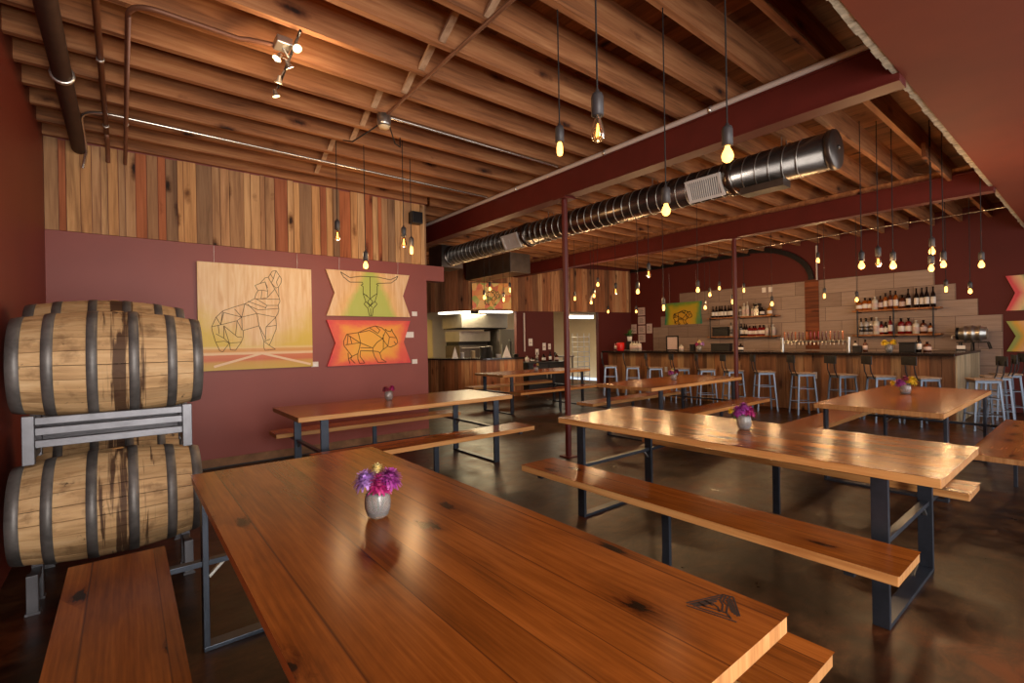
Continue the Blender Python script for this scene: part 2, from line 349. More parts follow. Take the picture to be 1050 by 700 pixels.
BEAR=[[(2.278,1.431),(2.321,1.525),(2.478,1.548),(2.635,1.615),(2.725,1.639),(2.815,1.615),(2.866,1.572),(2.873,1.597),(2.893,1.572),(2.952,1.559),(2.967,1.597),(2.979,1.553),(3.038,1.47),(3.054,1.407),(3.023,1.37),(2.942,1.34),(2.902,1.353),(2.835,1.311),(2.782,1.263),(2.806,1.176),(2.878,1.13),(2.754,1.129),(2.704,1.216),(2.68,1.291),(2.504,1.301),(2.497,1.223),(2.563,1.13),(2.489,1.128),(2.466,1.189),(2.467,1.26),(2.387,1.227),(2.369,1.192),(2.428,1.13)],[(2.387,1.227),(2.339,1.193),(2.356,1.133)],[(2.387,1.227),(2.283,1.372),(2.278,1.431)],[(2.334,1.276),(2.339,1.193)],[(2.478,1.548),(2.507,1.416),(2.493,1.344),(2.467,1.26)],[(2.321,1.525),(2.5,1.41),(2.68,1.333),(2.746,1.412),(2.825,1.46)],[(2.497,1.548),(2.634,1.578),(2.71,1.541),(2.825,1.46),(2.873,1.566)],[(2.635,1.615),(2.761,1.535),(2.788,1.584),(2.725,1.639)],[(2.68,1.333),(2.68,1.291)],[(2.835,1.311),(2.839,1.522)],[(2.931,1.484),(2.902,1.353)],[(2.873,1.566),(2.931,1.484),(3.038,1.47)],[(2.301,1.383),(2.5,1.41)],[(2.362,1.507),(2.39,1.394)],[(2.338,1.507),(2.324,1.383)],[(2.505,1.343),(2.655,1.334)],[(2.825,1.46),(2.902,1.353)],[(2.997,1.421),(3.023,1.382)],[(2.68,1.291),(2.756,1.282),(2.782,1.263)]]
LOGO=[[(1.048,0.65),(1.15,0.612),(1.158,0.59),(1.089,0.541)],[(1.038,0.644),(1.061,0.534)],[(1.048,0.642),(1.135,0.61)],[(1.051,0.636),(1.121,0.609)],[(1.048,0.631),(1.109,0.607)],[(1.051,0.626),(1.093,0.609)],[(1.145,0.589),(1.085,0.544)],[(1.136,0.589),(1.087,0.551)],[(1.129,0.59),(1.09,0.558)],[(1.051,0.622),(1.068,0.552)],[(1.066,0.62),(1.079,0.567)],[(1.15,0.612),(1.119,0.604),(1.107,0.59)],[(1.153,0.605),(1.121,0.597),(1.111,0.581)],[(1.153,0.595),(1.127,0.592)],[(1.093,0.609),(1.088,0.592),(1.071,0.579)],[(1.107,0.59),(1.078,0.577)],[(1.111,0.581),(1.079,0.567),(1.065,0.548)],[(1.091,0.628),(1.085,0.603)],[(1.072,0.634),(1.067,0.61)]]

# ================================================================== THE ROOM
XL,XB,YW,YF=-.588,12.1,6.46,-2.0
J=3.46; DECK=3.70; SOF=3.14
struct(MB().box(XL-.3,XB+.3,YF-.3,16.5,-.1,0).build('floor',M['floor']))
struct(MB().box(XL-.15,XL,YF-.2,YW+.2,0,3.9).build('wall_left',M['red']))
# gallery wall (plum), ends at x 3.556; small header stub beyond it
struct(MB().box(XL,3.556,YW,YW+.2,0,3.9).box(3.556,3.86,YW,YW+.2,2.33,2.557).build('wall_back',M['plum']))
struct(MB().box(XL,3.556,YW-.012,YW-.001,.012,.105).build('baseboard_back',plain('scuffed_base_strip',srgb(128,92,62),.7,0,.4,6)))
struct(MB().box(XL,3.556,YW-.02,YW-.001,0,.012).build('trim_1',M['black']))
# reclaimed boards above the paint
b=MB(); x=XL
while x<3.556:
    w=rnd.choice((.055,.07,.08,.085,.095,.105,.12,.15)); x1=min(x+w,3.556)
    if x1-x>.02:
        dz=rnd.uniform(-.012,.004); d=rnd.uniform(.016,.03)
        b.box(x+.002,x1-.002,YW-d,YW,2.558,3.455+dz)
    x=x1
struct(b.build('wall_cladding_back',M['clad'],bevel=.002))
# bar wall
struct(MB().box(XB,XB+.15,YF-.2,9.25,0,3.9).build('wall_right',M['barred']))
# stepped grey tile panel
t=MB(); X0=XB-.015
rows=[(0.0,1.105,1.21,8.43),(1.105,1.41,1.21,8.43),(1.41,1.715,1.21,8.43),(1.715,2.02,1.52,8.16),(2.02,2.325,1.82,7.55),(2.325,2.635,2.12,7.55)]
for z0,z1,y0,y1 in rows: t.box(X0,XB,y0,y1,z0,z1)
struct(t.build('wall_tiles',M['tile']))
struct(MB().box(XB-.03,XB-.016,4.09,4.37,1.09,2.66).build('trim_2',M['brickstrip']))
# dark arch edge above the strip
a=MB(); pts=[]
for i in range(15):
    th=PI/2*i/14; pts.append((4.23+1.35*(1-math.sin(th)) if False else 5.6-1.37*math.sin(th), 2.66+.84*math.cos(th)))
for (y0,z0),(y1,z1) in zip(pts[:-1],pts[1:]): a.bar((XB-.025,y0,z0),(XB-.025,y1,z1),.05,.11,(0,0,1))
a.box(XB-.05,XB,5.6,9.2,3.40,3.49)
struct(a.build('trim_3',M['blackm']))
# far wall with a doorway, slightly turned
FA=Vector((8.3,10.13,0)); FB=Vector((12.1,9.24,0)); FD=(FB-FA).normalized(); FN=Vector((FD.y,-FD.x,0))
def far(s,d,z): p=FA+FD*s+FN*d; return (p.x,p.y,z)
def fbox(mb,s0,s1,d0,d1,z0,z1,mi=0):
    vs=[far(s0,d0,z0),far(s1,d0,z0),far(s1,d1,z0),far(s0,d1,z0),far(s0,d0,z1),far(s1,d0,z1),far(s1,d1,z1),far(s0,d1,z1)]
    return mb.add(vs,[(0,3,2,1),(4,5,6,7),(0,1,5,4),(1,2,6,5),(2,3,7,6),(3,0,4,7)],mi)
FL=(FB-FA).length; d0,d1=FL*.300,FL*.693
w=MB(); fbox(w,0,d0,-.14,0,0,3.9); fbox(w,d1,FL+.05,-.14,0,0,3.9); fbox(w,d0,d1,-.14,0,2.2,3.9)
struct(w.build('wall_far',M['barred']))
b=MB(); s=0
while s<FL:
    w_=rnd.choice((.09,.11,.13,.15,.18)); s1=min(s+w_,FL)
    fbox(b,s+.002,s1-.002,0.001,rnd.uniform(.018,.03),2.2,3.45); s=s1
struct(b.build('wall_cladding_far',M['fascia']))
# kitchen room behind
struct(MB().box(3.6,13.5,14.6,14.75,0,3.9).build('wall_kitchen',M['cream']))
struct(MB().box(13.3,13.45,9.4,14.6,0,3.9).build('wall_pantry',M['cream']))
struct(MB().box(3.5,3.6,6.66,14.7,0,3.9).build('wall_passage',M['barred']))
struct(MB().box(6.8,13.3,11.0,14.6,2.78,2.84).build('ceiling_kitchen',M['cream']))
# front (window) wall behind the viewpoint
w=MB(); bays=[(-.35,2.3),(2.6,5.3),(5.6,8.3),(8.6,11.6)]
xs=[XL]+[v for p in bays for v in p]+[XB]
for i in range(0,len(xs),2): w.box(xs[i],xs[i+1],YF-.15,YF,0,3.2)
for x0,x1 in bays: w.box(x0,x1,YF-.15,YF,0,.45); w.box(x0,x1,YF-.15,YF,2.95,3.2)
struct(w.build('wall_front',M['red']))
for i,(x0,x1) in enumerate(bays):
    f=MB(); 
    for a0,a1 in((x0,x0+.05),((x0+x1)/2-.025,(x0+x1)/2+.025),(x1-.05,x1)): f.box(a0,a1,YF-.1,YF-.05,.45,2.95)
    f.box(x0,x1,YF-.1,YF-.05,.45,.5); f.box(x0,x1,YF-.1,YF-.05,2.9,2.95); f.box(x0,x1,YF-.1,YF-.05,1.9,1.95)
    struct(f.build('window_%d'%(i+1),M['blackm']))
# soffit over the window bay
struct(MB().box(XL,XB,YF-.15,.87,SOF,SOF+.03).build('ceiling_soffit',M['soffit']))
struct(MB().box(XL,XB,.80,.862,SOF+.031,3.9).build('wall_soffit',M['barred']))
e=MB(); x=XL
while x<XB:
    l=rnd.uniform(.05,.16); x1=min(x+l,XB)
    e.box(x,x1,.8705,.908+rnd.uniform(.0,.012),SOF+.004+rnd.uniform(0,.006),SOF+.03); x=x1
struct(e.build('trim_4',M['offwhite']))
# roof deck and joists
struct(MB().box(XL,XB,.86,16.4,DECK,DECK+.06).build('ceiling',M['deck']))
joist_y=[1.37+.392*k for k in range(13)]+[6.44-.001]+[6.95+.40*k for k in range(14)]
for k,y in enumerate(joist_y):
    if y<6.2: o=MB().box(XL,XB,y-.05,y,J,DECK).build('ceiling_joist',M['joist'])
    elif y<6.45: o=MB().box(XL,3.556,y-.05,y-.02,J,DECK).build('ceiling_joist',M['joist'])
    else: o=MB().box(3.62,XB if y<9 else 8.2 if y<10.4 else 6.4,y-.05,y,J,DECK).build('ceiling_joist',M['joist'])
    struct(o)
# last joist on the right of the gallery wall
struct(MB().box(3.62,XB,6.42,6.45,J,DECK).build('ceiling_joist',M['joist']))
# solid bridging between joists
for k in range(12):
    y0=joist_y[k]+.002; y1=joist_y[k+1]-.052
    x=1.74+.05*(k%3)
    o=MB().bar((x,y0,J+.20),(x,y1,J+.02),.05,.022).build('ceiling_bridging',M['bridge'],recalc=False)
    struct(o)
for k in range(11):                                   # nailers above the second beam
    y=joist_y[k]; o=MB().bar((8.62,y+.005,J+.03),(8.62,y+.335,J+.19),.05,.02).build('ceiling_bridging',M['bridge'],recalc=False); struct(o)
# steel beams (I sections) and columns
def ibeam(x,y0,y1):
    m=MB(); m.box(x-.085,x+.085,y0,y1,3.09,3.105); m.box(x-.085,x+.085,y0,y1,3.36,3.375); m.box(x-.075,x+.075,y0,y1,3.105,3.36)
    return struct(m.build('ceiling_beam',M['steelred'],bevel=.003))
ibeam(4.13,.87,10.4); ibeam(8.18,.87,10.0)
struct(MB().box(4.10,4.17,.87,10.3,3.377,J-.001).build('ceiling_plate',M['joist'])); struct(MB().box(8.14,8.22,.87,9.9,3.377,J-.001).build('ceiling_plate',M['joist']))
struct(MB().tube([(4.135,4.10,0),(4.135,4.10,3.08)],.036,20).box(4.04,4.23,4.0,4.2,3.075,3.089).box(4.06,4.21,4.02,4.18,0,.012).build('column',M['steelred']))
struct(MB().tube([(8.18,4.05,0),(8.18,4.05,3.08)],.036,20).box(8.09,8.27,3.95,4.15,3.075,3.089).box(8.1,8.26,3.97,4.13,0,.012).build('column',M['steelred']))

# ================================================================== PIPES, DUCT, CEILING LIGHTS
def pipe_thing(name,path,r,m,label,cat='pipe',n=12,clips=()):
    o=MB().tube(path,r,n).build(name,m,recalc=False); tag(o,label,cat)
    for p,ax in clips:
        c=MB().lathe([(r*1.01,-.012),(r*1.25,-.012),(r*1.25,.012),(r*1.01,.012)],16,p,ax).build('pipe_clip',M['seam'],o)
    return o
pipe_thing('drain_pipe',[(-.325,1.2,3.39),(-.325,6.40,3.385)],.058,M['iron'],'thick dark cast iron pipe running under the joists by the left wall','pipe',18,[((-.325,4.75,3.387),'y')])
def bend(p0,p1,p2,n=6):
    p0,p1,p2=map(Vector,(p0,p1,p2)); return [tuple(p0*(1-t)**2+p1*2*t*(1-t)+p2*t*t) for t in [i/n for i in range(n+1)]]
pipe_thing('conduit',[(-.105,1.3,3.435),(-.105,5.95,3.435)]+bend((-.105,5.95,3.435),(-.105,6.38,3.435),(-.105,6.40,3.32))+[(-.105,6.42,3.30)],.019,M['brownpipe'],'thin brown conduit running under the joists beside the thick dark pipe','pipe',10,[((-.105,4.45,3.435),'y'),((-.105,5.75,3.435),'y')])
pipe_thing('conduit',[(.03,6.43,3.31),(.035,6.30,3.425),(.045,3.75,3.435)]+bend((.045,3.75,3.435),(.055,3.60,3.435),(.2,3.60,3.435))+[(.62,3.61,3.435),(.68,3.58,3.435),(.84,3.53,3.43)],.016,M['brownpipe'],'conduit bending from the plank wall across the joists to the track light','pipe',10,[((.04,5.6,3.433),'y')])
pipe_thing('conduit',[(-.30,6.42,3.2),(-.27,6.36,3.36)]+bend((-.27,5.7,3.43),(-.27,5.46,3.435),(-.05,5.46,3.435))+[(4.03,5.53,3.437)],.014,M['conduit'],'long bright silver conduit crossing the ceiling near the plank wall','pipe',8)
pipe_thing('conduit',[(1.90,4.09,3.446),(4.02,4.09,3.446)],.013,M['conduit'],'short bright conduit from the junction box to the nearest red beam','pipe',8)
pipe_thing('brace_pipe',[(1.86,4.03,3.445),(1.83,.95,3.445)],.014,M['brownpipe'],'thin straight pipe crossing under the joists from the junction box','pipe',8)
pipe_thing('conduit',[(4.06,.9,3.405),(4.06,9.9,3.405)],.027,M['whitepipe'],'pale conduit running along the top of the nearest red beam','pipe',8,[((4.06,2.2,3.405),'y'),((4.06,3.4,3.405),'y'),((4.06,4.9,3.405),'y')])
pipe_thing('conduit',[(XB-.03,4.12,3.4),(XB-.03,4.12,2.64)],.018,M['whitepipe'],'short white vertical conduit on the red wall above the taps','pipe',8)
pipe_thing('conduit',[(11.3,1.0,3.448),(11.3,2.5,3.448),(11.4,4.6,3.448),(11.4,7.5,3.448)],.012,M['conduit'],'thin bright conduit under the joists along the bar wall','pipe',8)
jb=thing('junction_box',(1.85,4.09,3.351),'small junction box with dangling black wires under the joists','junction box')
MB().lathe([(.055,0),(.06,.02),(.06,.10),(.02,.108)],14).build('box_body',M['stainless'],jb)
MB().lathe([(.001,-.02),(.045,-.016),(.05,0)],14).build('cover',M['cream'],jb)
for q in([(0,0,.05),(.10,.1,.06),(.18,.16,-.06),(.3,.3,-.02),(.33,.36,.1)],[(0,0,.05),(-.06,.1,.0),(-.14,.4,-.04),(-.1,.75,.1)]): MB().tube(q,.006,6).build('loose_wire',M['cord'],jb)
# spiral duct
DX,DZ,DR=5.4,3.2,.182
dt=thing('spiral_duct',(DX,1.66,DZ),'long round spiral steel air duct hanging between the two red beams','duct')
dl=7.0
MB().lathe([(DR,0),(DR,dl)],40,axis='y').build('duct_tube',M['duct'],dt,recalc=False)
def seam(mb,y,sl):
    n=32; P=[(math.cos(2*PI*k/n)*(DR+.004),y+sl*k/n,math.sin(2*PI*k/n)*(DR+.004)) for k in range(n+1)]; mb.tube(P,.005,5,caps=False)
sm=MB(); y=.22
while y<dl-.1: seam(sm,y,.13); y+=.135
sm.build('spiral_seam',M['seam'],dt,recalc=False)
MB().lathe([(0,-.012),(DR+.004,-.012),(DR+.012,0),(DR+.012,.03),(DR+.004,.05)],40,axis='y').lathe([(0,-.03),(.018,-.03),(.02,-.012)],10,(.02,0,.02),'y').build('end_cap',M['duct2'],dt,recalc=False)
for yy in(1.0,4.55):
    MB().lathe([(DR+.002,yy-.05),(DR+.02,yy-.04),(DR+.022,yy+.04),(DR+.002,yy+.05)],40,axis='y').build('collar',M['duct'],dt,recalc=False)
MB().lathe([(DR,dl-.02),(DR+.03,dl-.01),(DR+.03,dl+.02)],40,axis='y').build('end_flange',M['duct'],dt,recalc=False)
MB().box(-.26,.26,dl+.02,dl+.55,-.24,.22).build('plenum_box',M['duct2'],dt)
MB().box(-.16,.02,.42,.86,-.262,-.19).build('damper_box',M['duct2'],dt)
for k in (2,6,11,15):
    yy=joist_y[k]-.025-1.66
    hb=MB()
    for sx in(-1,1): hb.tube([(sx*.06,yy,DR-.01),(sx*.06,yy,J-DZ)],.006,6)
    hb.build('hanger_strap',M['seam'],dt)
def grille(y0,y1,slots,lab):
    g=None
    an=math.radians(207); m=MB(); r0=DR+.008
    def gp(y,h,d): # panel tangent to the duct
        c=Vector((math.cos(an),0,math.sin(an))); tdir=Vector((-math.sin(an),0,math.cos(an)))
        p=c*(r0+d)+tdir*h; return (p.x,y,p.z)
    def pan(mb,ya,yb,ha,hb,da,db,mi=0):
        vs=[gp(y,h,d) for d in(da,db) for y,h in((ya,ha),(yb,ha),(yb,hb),(ya,hb))]
        mb.add(vs,[(0,3,2,1),(4,5,6,7),(0,1,5,4),(1,2,6,5),(2,3,7,6),(3,0,4,7)],mi)
    L=y1-y0; H=.13
    fr=MB()
    for q in((0,L,-H,-H+.03),(0,L,H-.03,H),(0,.03,-H+.03,H-.03),(L-.03,L,-H+.03,H-.03)): pan(fr,*q,-.02,.012)
    g=fr.build('air_grille',M['white'],dt); g.location=(0,y0,0); g['label']=lab
    bk=MB(); pan(bk,.03,L-.03,-H+.03,H-.03,-.02,-.008); bk.build('vent_backing',M['black'] if slots else M['white'],g)
    if slots:
        sl=MB(); n=15
        for i in range(n):
            ya=.03+(L-.06)*i/n
            vs=[gp(y,h,d) for d in(-.006,.006) for y,h in((ya,-H+.03),(ya+.011,-H+.03),(ya+.011+.02,H-.03),(ya+.02,H-.03))]
            sl.add(vs,[(0,3,2,1),(4,5,6,7),(0,1,5,4),(1,2,6,5),(2,3,7,6),(3,0,4,7)])
        sl.build('slat',M['white'],g)
    return g
grille(1.05,1.48,True,'white slatted air grille')
grille(4.62,5.05,False,'closed pale air grille')
tag(MB().box(6.6,7.17,8.22,10.0,2.91,3.34).build('sheet_metal_duct',M['duct2'],bevel=.006),'boxy rectangular sheet metal duct hanging in front of the kitchen planks','duct')
# track light
tl=thing('track_light',(.87,3.48,3.40),'five headed halogen track light under the joists near the left wall','ceiling light')
MB().box(-.06,.04,-.06,.06,0,.05).build('canopy',M['stainless'],tl,bevel=.006)
MB().tube([(.015,-.32,-.04),(.07,.48,-.04)],.009,8).build('track_rail',M['blackm'],tl)
MB().tube([(-.01,0,.0),(.03,.02,-.04)],.008,8).build('rail_stem',M['stainless'],tl)
for yy,hx,hy,tx,ty in((-.26,.86,3.17,.1,-.75),(-.02,.865,3.39,.7,.3),(.2,.87,3.63,-.1,.35),(.46,.89,3.845,.3,.0),(.06,.80,3.34,-.5,-.1)):
    c=Vector((hx-.87,hy-3.48,-.14)); d=Vector((tx,ty,-1)).normalized()
    h=MB().tube([(.035+yy*.06,yy,-.04),tuple(c)],.004,6).tube([tuple(c+d*-.02),tuple(c+d*.012),tuple(c+d*.032)],[.010,.016,.028],14,caps=False).build('lamp_head',M['stainless'],tl,recalc=False)
    MB().tube([tuple(c+d*.016),tuple(c+d*.028)],[.018,.024],14).build('halogen_lamp',M['spot'],h,recalc=False)
sp=thing('wall_speaker',(3.34,6.36,3.13),'small black speaker at the top right corner of the plank wall','speaker')
MB().box(-.085,.085,-.07,.06,0,.17).build('cabinet',M['black'],sp,bevel=.01); MB().box(-.07,.07,-.076,-.07,.015,.155).build('speaker_mesh',M['blackm'],sp)

# ================================================================== PICNIC TABLES
def table_proto():
    r=thing('picnic_table',(0,0,0),'','picnic table','long timber picnic tables with steel legs')
    def slab(name,x0,x1,y0,y1,z0,z1):
        m=MB(); vs=[(x0,y0,z0),(x1,y0,z0),(x1,y1,z0),(x0,y1,z0),(x0,y0,z1),(x1,y0,z1),(x1,y1,z1),(x0,y1,z1)]
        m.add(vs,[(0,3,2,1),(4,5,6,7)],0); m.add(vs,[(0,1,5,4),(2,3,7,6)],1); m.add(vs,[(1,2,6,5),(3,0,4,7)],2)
        # weld
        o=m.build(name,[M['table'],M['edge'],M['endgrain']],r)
        import bmesh
        bm=bmesh.new(); bm.from_mesh(o.data); bmesh.ops.remove_doubles(bm,verts=bm.verts,dist=1e-5); bm.to_mesh(o.data); bm.free()
        b=o.modifiers.new('bevel','BEVEL'); b.width=.004; b.segments=2
        return o
    slab('tabletop',-1.2,1.2,-.466,.466,.715,.76)
    for s in(-1,1): slab('bench',-1.145,1.145,s*.75-.165,s*.75+.165,.412,.457)
    for sx in(-1,1):
        x=sx*.97
        for sy in(-1,1):
            MB().box(x-.035,x+.035,sy*.44-.0125,sy*.44+.0125,.02,.714).build('leg',M['steel'],r,bevel=.002)
        MB().box(x-.035,x+.035,-.4525,.4525,0,.02).build('foot_bar',M['steel'],r,bevel=.002)
        MB().box(x-.02,x+.02,-.89,.89,.386,.411).build('bench_support',M['steel'],r,bevel=.002)
        MB().box(x-.03,x+.03,-.43,.43,.70,.714).build('top_plate',M['steel'],r)
        b_=MB().bar((x,.425,.33),(x,.36,.392),.02,.012); b_.bar((x,-.425,.33),(x,-.36,.392),.02,.012); b_.build('gusset',M['stainless'],r)
    for s in(-1,1): MB().box(-.025,.025,s*.75-.012,s*.75+.012,0,.411).build('bench_leg',M['steel'],r,bevel=.002)
    return r
tp=table_proto()
TABLES=dict(A=((.715,1.675,0),PI/2,'large picnic table in front, with a charred mark burned near its corner'),
 B=((3.25,1.675,0),PI/2,'picnic table beside the nearer red column, its long benches on both sides'),
 C=((2.37,4.92,0),0,'picnic table standing along the plum wall below the animal paintings'),
 D=((6.68,7.58,0),0,'farthest picnic table, in front of the kitchen counter'),
 E=((6.46,4.17,0),0,'picnic table in mid-room between the two red columns'),
 F=((6.27,1.31,0),0,'picnic table nearest the bar stools, holding yellow and purple flowers'))
TO={}
for i,(k,(loc,rz,lab)) in enumerate(TABLES.items()):
    if i==0: tp.location=loc; tp.rotation_euler=(0,0,rz); tp['label']=lab; TO[k]=tp
    else: TO[k]=clone(tp,loc,lab,rz)

tag(MB().box(6.75,8.07,1.235,1.275,3.30,3.458).build('hanging_board',M['joist'],bevel=.003),'short reddish board fixed below the joists near the right end of the beams','board')
# charred mark on the front table
lg=MB()
for P in LOGO:
    for (x0,y0),(x1,y1) in zip(P[:-1],P[1:]):
        X0,Y0,X1,Y1=y0-1.675,-(x0-.715),y1-1.675,-(x1-.715)
        lg.bar((X0,Y0,.7603),(X1,Y1,.7603),.0042,.0007)
tag(lg.build('burned_mark',M['logo'],TO['A'],recalc=False),'black charred triangular mark')

# ================================================================== BARRELS AND RACKS
def barrel(loc,label,staining):
    r=thing('wine_barrel',loc,label,'barrel','oak barrels on the steel racks')
    L=.42; R0,R1=.252,.302
    def rad(x): return R1-(R1-R0)*(abs(x)/L)**2.0
    n=24; m=MB()
    for k in range(n):                                    # separate staves
        a0,a1=2*PI*k/n+.006,2*PI*(k+1)/n-.006
        vs=[];fs=[];N=14
        for i in range(N+1):
            x=-L+2*L*i/N; rr=rad(x)
            for a in(a0,(a0+a1)/2,a1): vs.append((x,rr*math.cos(a),rr*math.sin(a)))
            for a in(a1,a0): vs.append((x,(rr-.025)*math.cos(a),(rr-.025)*math.sin(a)))
        for i in range(N):
            for j in range(5): fs.append((i*5+j,i*5+(j+1)%5,(i+1)*5+(j+1)%5,(i+1)*5+j))
        fs.append((0,1,2,3,4)); fs.append(tuple(N*5+j for j in(4,3,2,1,0)))
        m.add(vs,fs)
    m.build('staves',M['stave'],r)
    for s in(-1,1):
        MB().lathe([(0,s*(L-.04)),(R0-.02,s*(L-.04))],24,axis='x').build('barrel_head',M['stave'],r)
        for x0,w in((.066,.047),(.242,.047),(.368,.052)):
            xa,xb=s*x0,s*(x0+w); e=.004
            pr=[(rad(xa)+.001,xa),(rad(xa)+e,xa),(rad((xa+xb)/2)+e+.001,(xa+xb)/2),(rad(min(abs(xb),L))+e,s*min(abs(xb),L)),(rad(min(abs(xb),L))-.012,s*min(abs(xb),L))]
            MB().lathe(pr,40,axis='x').build('hoop',M['hoop'],r)
    MB().lathe([(.001,.004),(.026,.003),(.03,0)],16,(0.02,0,R1-.001)).build('bung',M['stem'] if False else M['edge'],r)
    return r
barrel((-.050,3.70,1.312),'oak barrel on top in front, dark stain running down its middle',3)
barrel((-.062,3.70,.505),'oak barrel at the bottom in front, low behind the bench end',5)
barrel((-.075,4.42,1.43),'oak barrel on top at the back, only its upper edge showing',8)
barrel((-.075,4.42,.615),'oak barrel at the bottom at the back, hidden behind the rack rails',9)
def rack(z0,ztop,y0,y1,label,feet):
    r=thing('barrel_rack',(-.055,(y0+y1)/2,z0),label,'barrel rack')
    yc=(y0+y1)/2; h=ztop-z0
    for y in(y0-yc,y1-yc):
        for x in(-.345,.345):
            MB().box(x-.024,x+.024,y-.024,y+.024,0,h).build('post',M['rack'],r,bevel=.003)
            if feet: MB().box(x-.03,x+.03,y-.03,y+.03,0,.012).build('foot',M['rack'],r)
        for z in () if feet else (h-.03,h-.085,h-.15):
            MB().box(-.32,.32,y-.02,y+.02,z-.02,z+.02).build('rail',M['rack'],r,bevel=.003)
    for x in(-.345,.345):
        MB().box(x-.02,x+.02,y0-yc+.025,y1-yc-.025,.02 if not feet else h-.06,.06 if not feet else h-.02).build('side_rail',M['rack'],r,bevel=.003)
    return r
rack(0,.205,3.60,3.80,'lower grey steel rack on the floor carrying the bottom front barrel',True)
rack(.795,1.05,3.555,3.845,'upper grey steel rack standing on the lower barrel, rails in front',False)
rack(0,.325,4.30,4.54,'low steel rack on the floor behind the front barrels',True)
rack(.905,1.165,4.29,4.55,'steel rack carrying the top barrel at the back',False)

# ================================================================== WALL ART
def paint(name,fn):
    t=NT(name); c=t.coords(); sep=t.n('ShaderNodeSeparateXYZ'); t.l(c,sep.inputs[0])
    mp=t.n('ShaderNodeMapping'); mp.inputs['Scale'].default_value=(14,14,1.2); t.l(c,mp.inputs['Vector'])
    g=t.noise(mp.outputs[0],1.5,4,.6,.8); bl=t.noise(c,3.5,5,.65,.5)
    col=fn(t,sep,g,bl,c); t.col(col); t.set(Roughness=.45); return t.m
def wolfpaint(t,sep,g,bl,c):
    base=t.ramp(g,[(.3,srgb(226,180,124)),(.5,srgb(240,204,152)),(.72,srgb(248,222,180))])
    # sprayed yellow: from the sides and low down
    u=t.math('ABSOLUTE',sep.outputs[0]); z=sep.outputs[2]
    a=t.math('MULTIPLY_ADD',u,1.0,t.math('MULTIPLY',t.math('SUBTRACT',.62,z),1.3)); a=t.math('ADD',a,t.math('MULTIPLY',t.math('SUBTRACT',bl,.5),.5))
    f=t.ramp(a,[(.32,(0,0,0,1)),(.80,(.9,)*3+(1,))]); base=t.mix(f,base,srgb(222,190,48))
    b2=t.ramp(t.math('ADD',z,t.math('MULTIPLY',t.math('SUBTRACT',bl,.5),.012)),[(0,srgb(206,172,72)),(.085,srgb(210,150,70)),(.115,srgb(206,72,58)),(.172,srgb(214,100,76)),(.178,srgb(244,208,172)),(.204,srgb(240,196,150)),(.208,srgb(222,148,84)),(.245,srgb(224,160,90)),(.25,srgb(240,205,140)),(.272,srgb(230,200,120))],'LINEAR')
    k=t.ramp(z,[(.270,(.8,)*3+(1,)),(.279,(0,0,0,1))]); return t.mix(k,base,b2)
M['wolf']=paint('sprayed_plywood_panel',wolfpaint)
def skullpaint(t,sep,g,bl,c):
    base=t.ramp(g,[(.3,srgb(218,164,108)),(.5,srgb(236,194,142)),(.72,srgb(246,214,170))])
    u=t.math('ABSOLUTE',sep.outputs[0]); z=sep.outputs[2]; nb=t.math('MULTIPLY',t.math('SUBTRACT',bl,.5),.18)
    e=t.math('ADD',t.math('SUBTRACT',u,t.math('MULTIPLY',t.math('SUBTRACT',.62,z),.48)),nb)
    f=t.ramp(e,[(.02,(.85,)*3+(1,)),(.13,(0,0,0,1))]); o=t.ramp(e,[(.05,(.55,)*3+(1,)),(.28,(0,0,0,1))])
    return t.mix(f,t.mix(o,base,srgb(240,190,80)),srgb(176,196,80))
M['skull']=paint('green_sprayed_panel',skullpaint)
def bearpaint(t,sep,g,bl,c):
    u=t.math('ABSOLUTE',sep.outputs[0]); z=t.math('ABSOLUTE',t.math('SUBTRACT',sep.outputs[2],.305))
    e=t.math('ADD',t.math('MAXIMUM',t.math('MULTIPLY',u,1.0),t.math('MULTIPLY',z,1.75)),t.math('MULTIPLY',t.math('SUBTRACT',bl,.5),.34))
    return t.ramp(e,[(.2,srgb(246,178,52)),(.36,srgb(246,156,52)),(.46,srgb(238,102,62)),(.58,srgb(226,64,62))])
M['bear']=paint('orange_red_sprayed_panel',bearpaint)
def greenpaint(t,sep,g,bl,c):
    u=t.math('ABSOLUTE',sep.outputs[0]); z=sep.outputs[2]
    e=t.math('ADD',t.math('MAXIMUM',t.math('MULTIPLY',u,1.0),t.math('MULTIPLY',z,.8)),t.math('MULTIPLY',t.math('SUBTRACT',bl,.5),.3))
    return t.ramp(e,[(.2,srgb(214,160,20)),(.38,srgb(190,166,30)),(.46,srgb(120,150,50)),(.56,srgb(30,128,106))])
M['greenart']=paint('green_gold_sprayed_panel',greenpaint)
def pinkpaint(t,sep,g,bl,c):
    u=t.math('ABSOLUTE',sep.outputs[0]); z=t.math('ABSOLUTE',t.math('SUBTRACT',sep.outputs[2],.305)); e=t.math('ADD',t.math('SUBTRACT',u,t.math('MULTIPLY',z,.42)),t.math('MULTIPLY',t.math('SUBTRACT',bl,.5),.06))
    return t.ramp(e,[(.2,srgb(30,130,100)),(.3,srgb(226,196,140)),(.38,srgb(222,150,120)),(.44,srgb(214,66,80))])
M['pinkart']=paint('pink_green_chevron_panel',pinkpaint)
def goldpaint(t,sep,g,bl,c):
    u=t.math('ABSOLUTE',sep.outputs[0]); z=t.math('ABSOLUTE',t.math('SUBTRACT',sep.outputs[2],.26)); e=t.math('ADD',t.math('SUBTRACT',u,t.math('MULTIPLY',z,.42)),t.math('MULTIPLY',t.math('SUBTRACT',bl,.5),.12))
    return t.ramp(e,[(.3,srgb(222,170,110)),(.38,srgb(214,160,50)),(.45,srgb(150,160,80))])
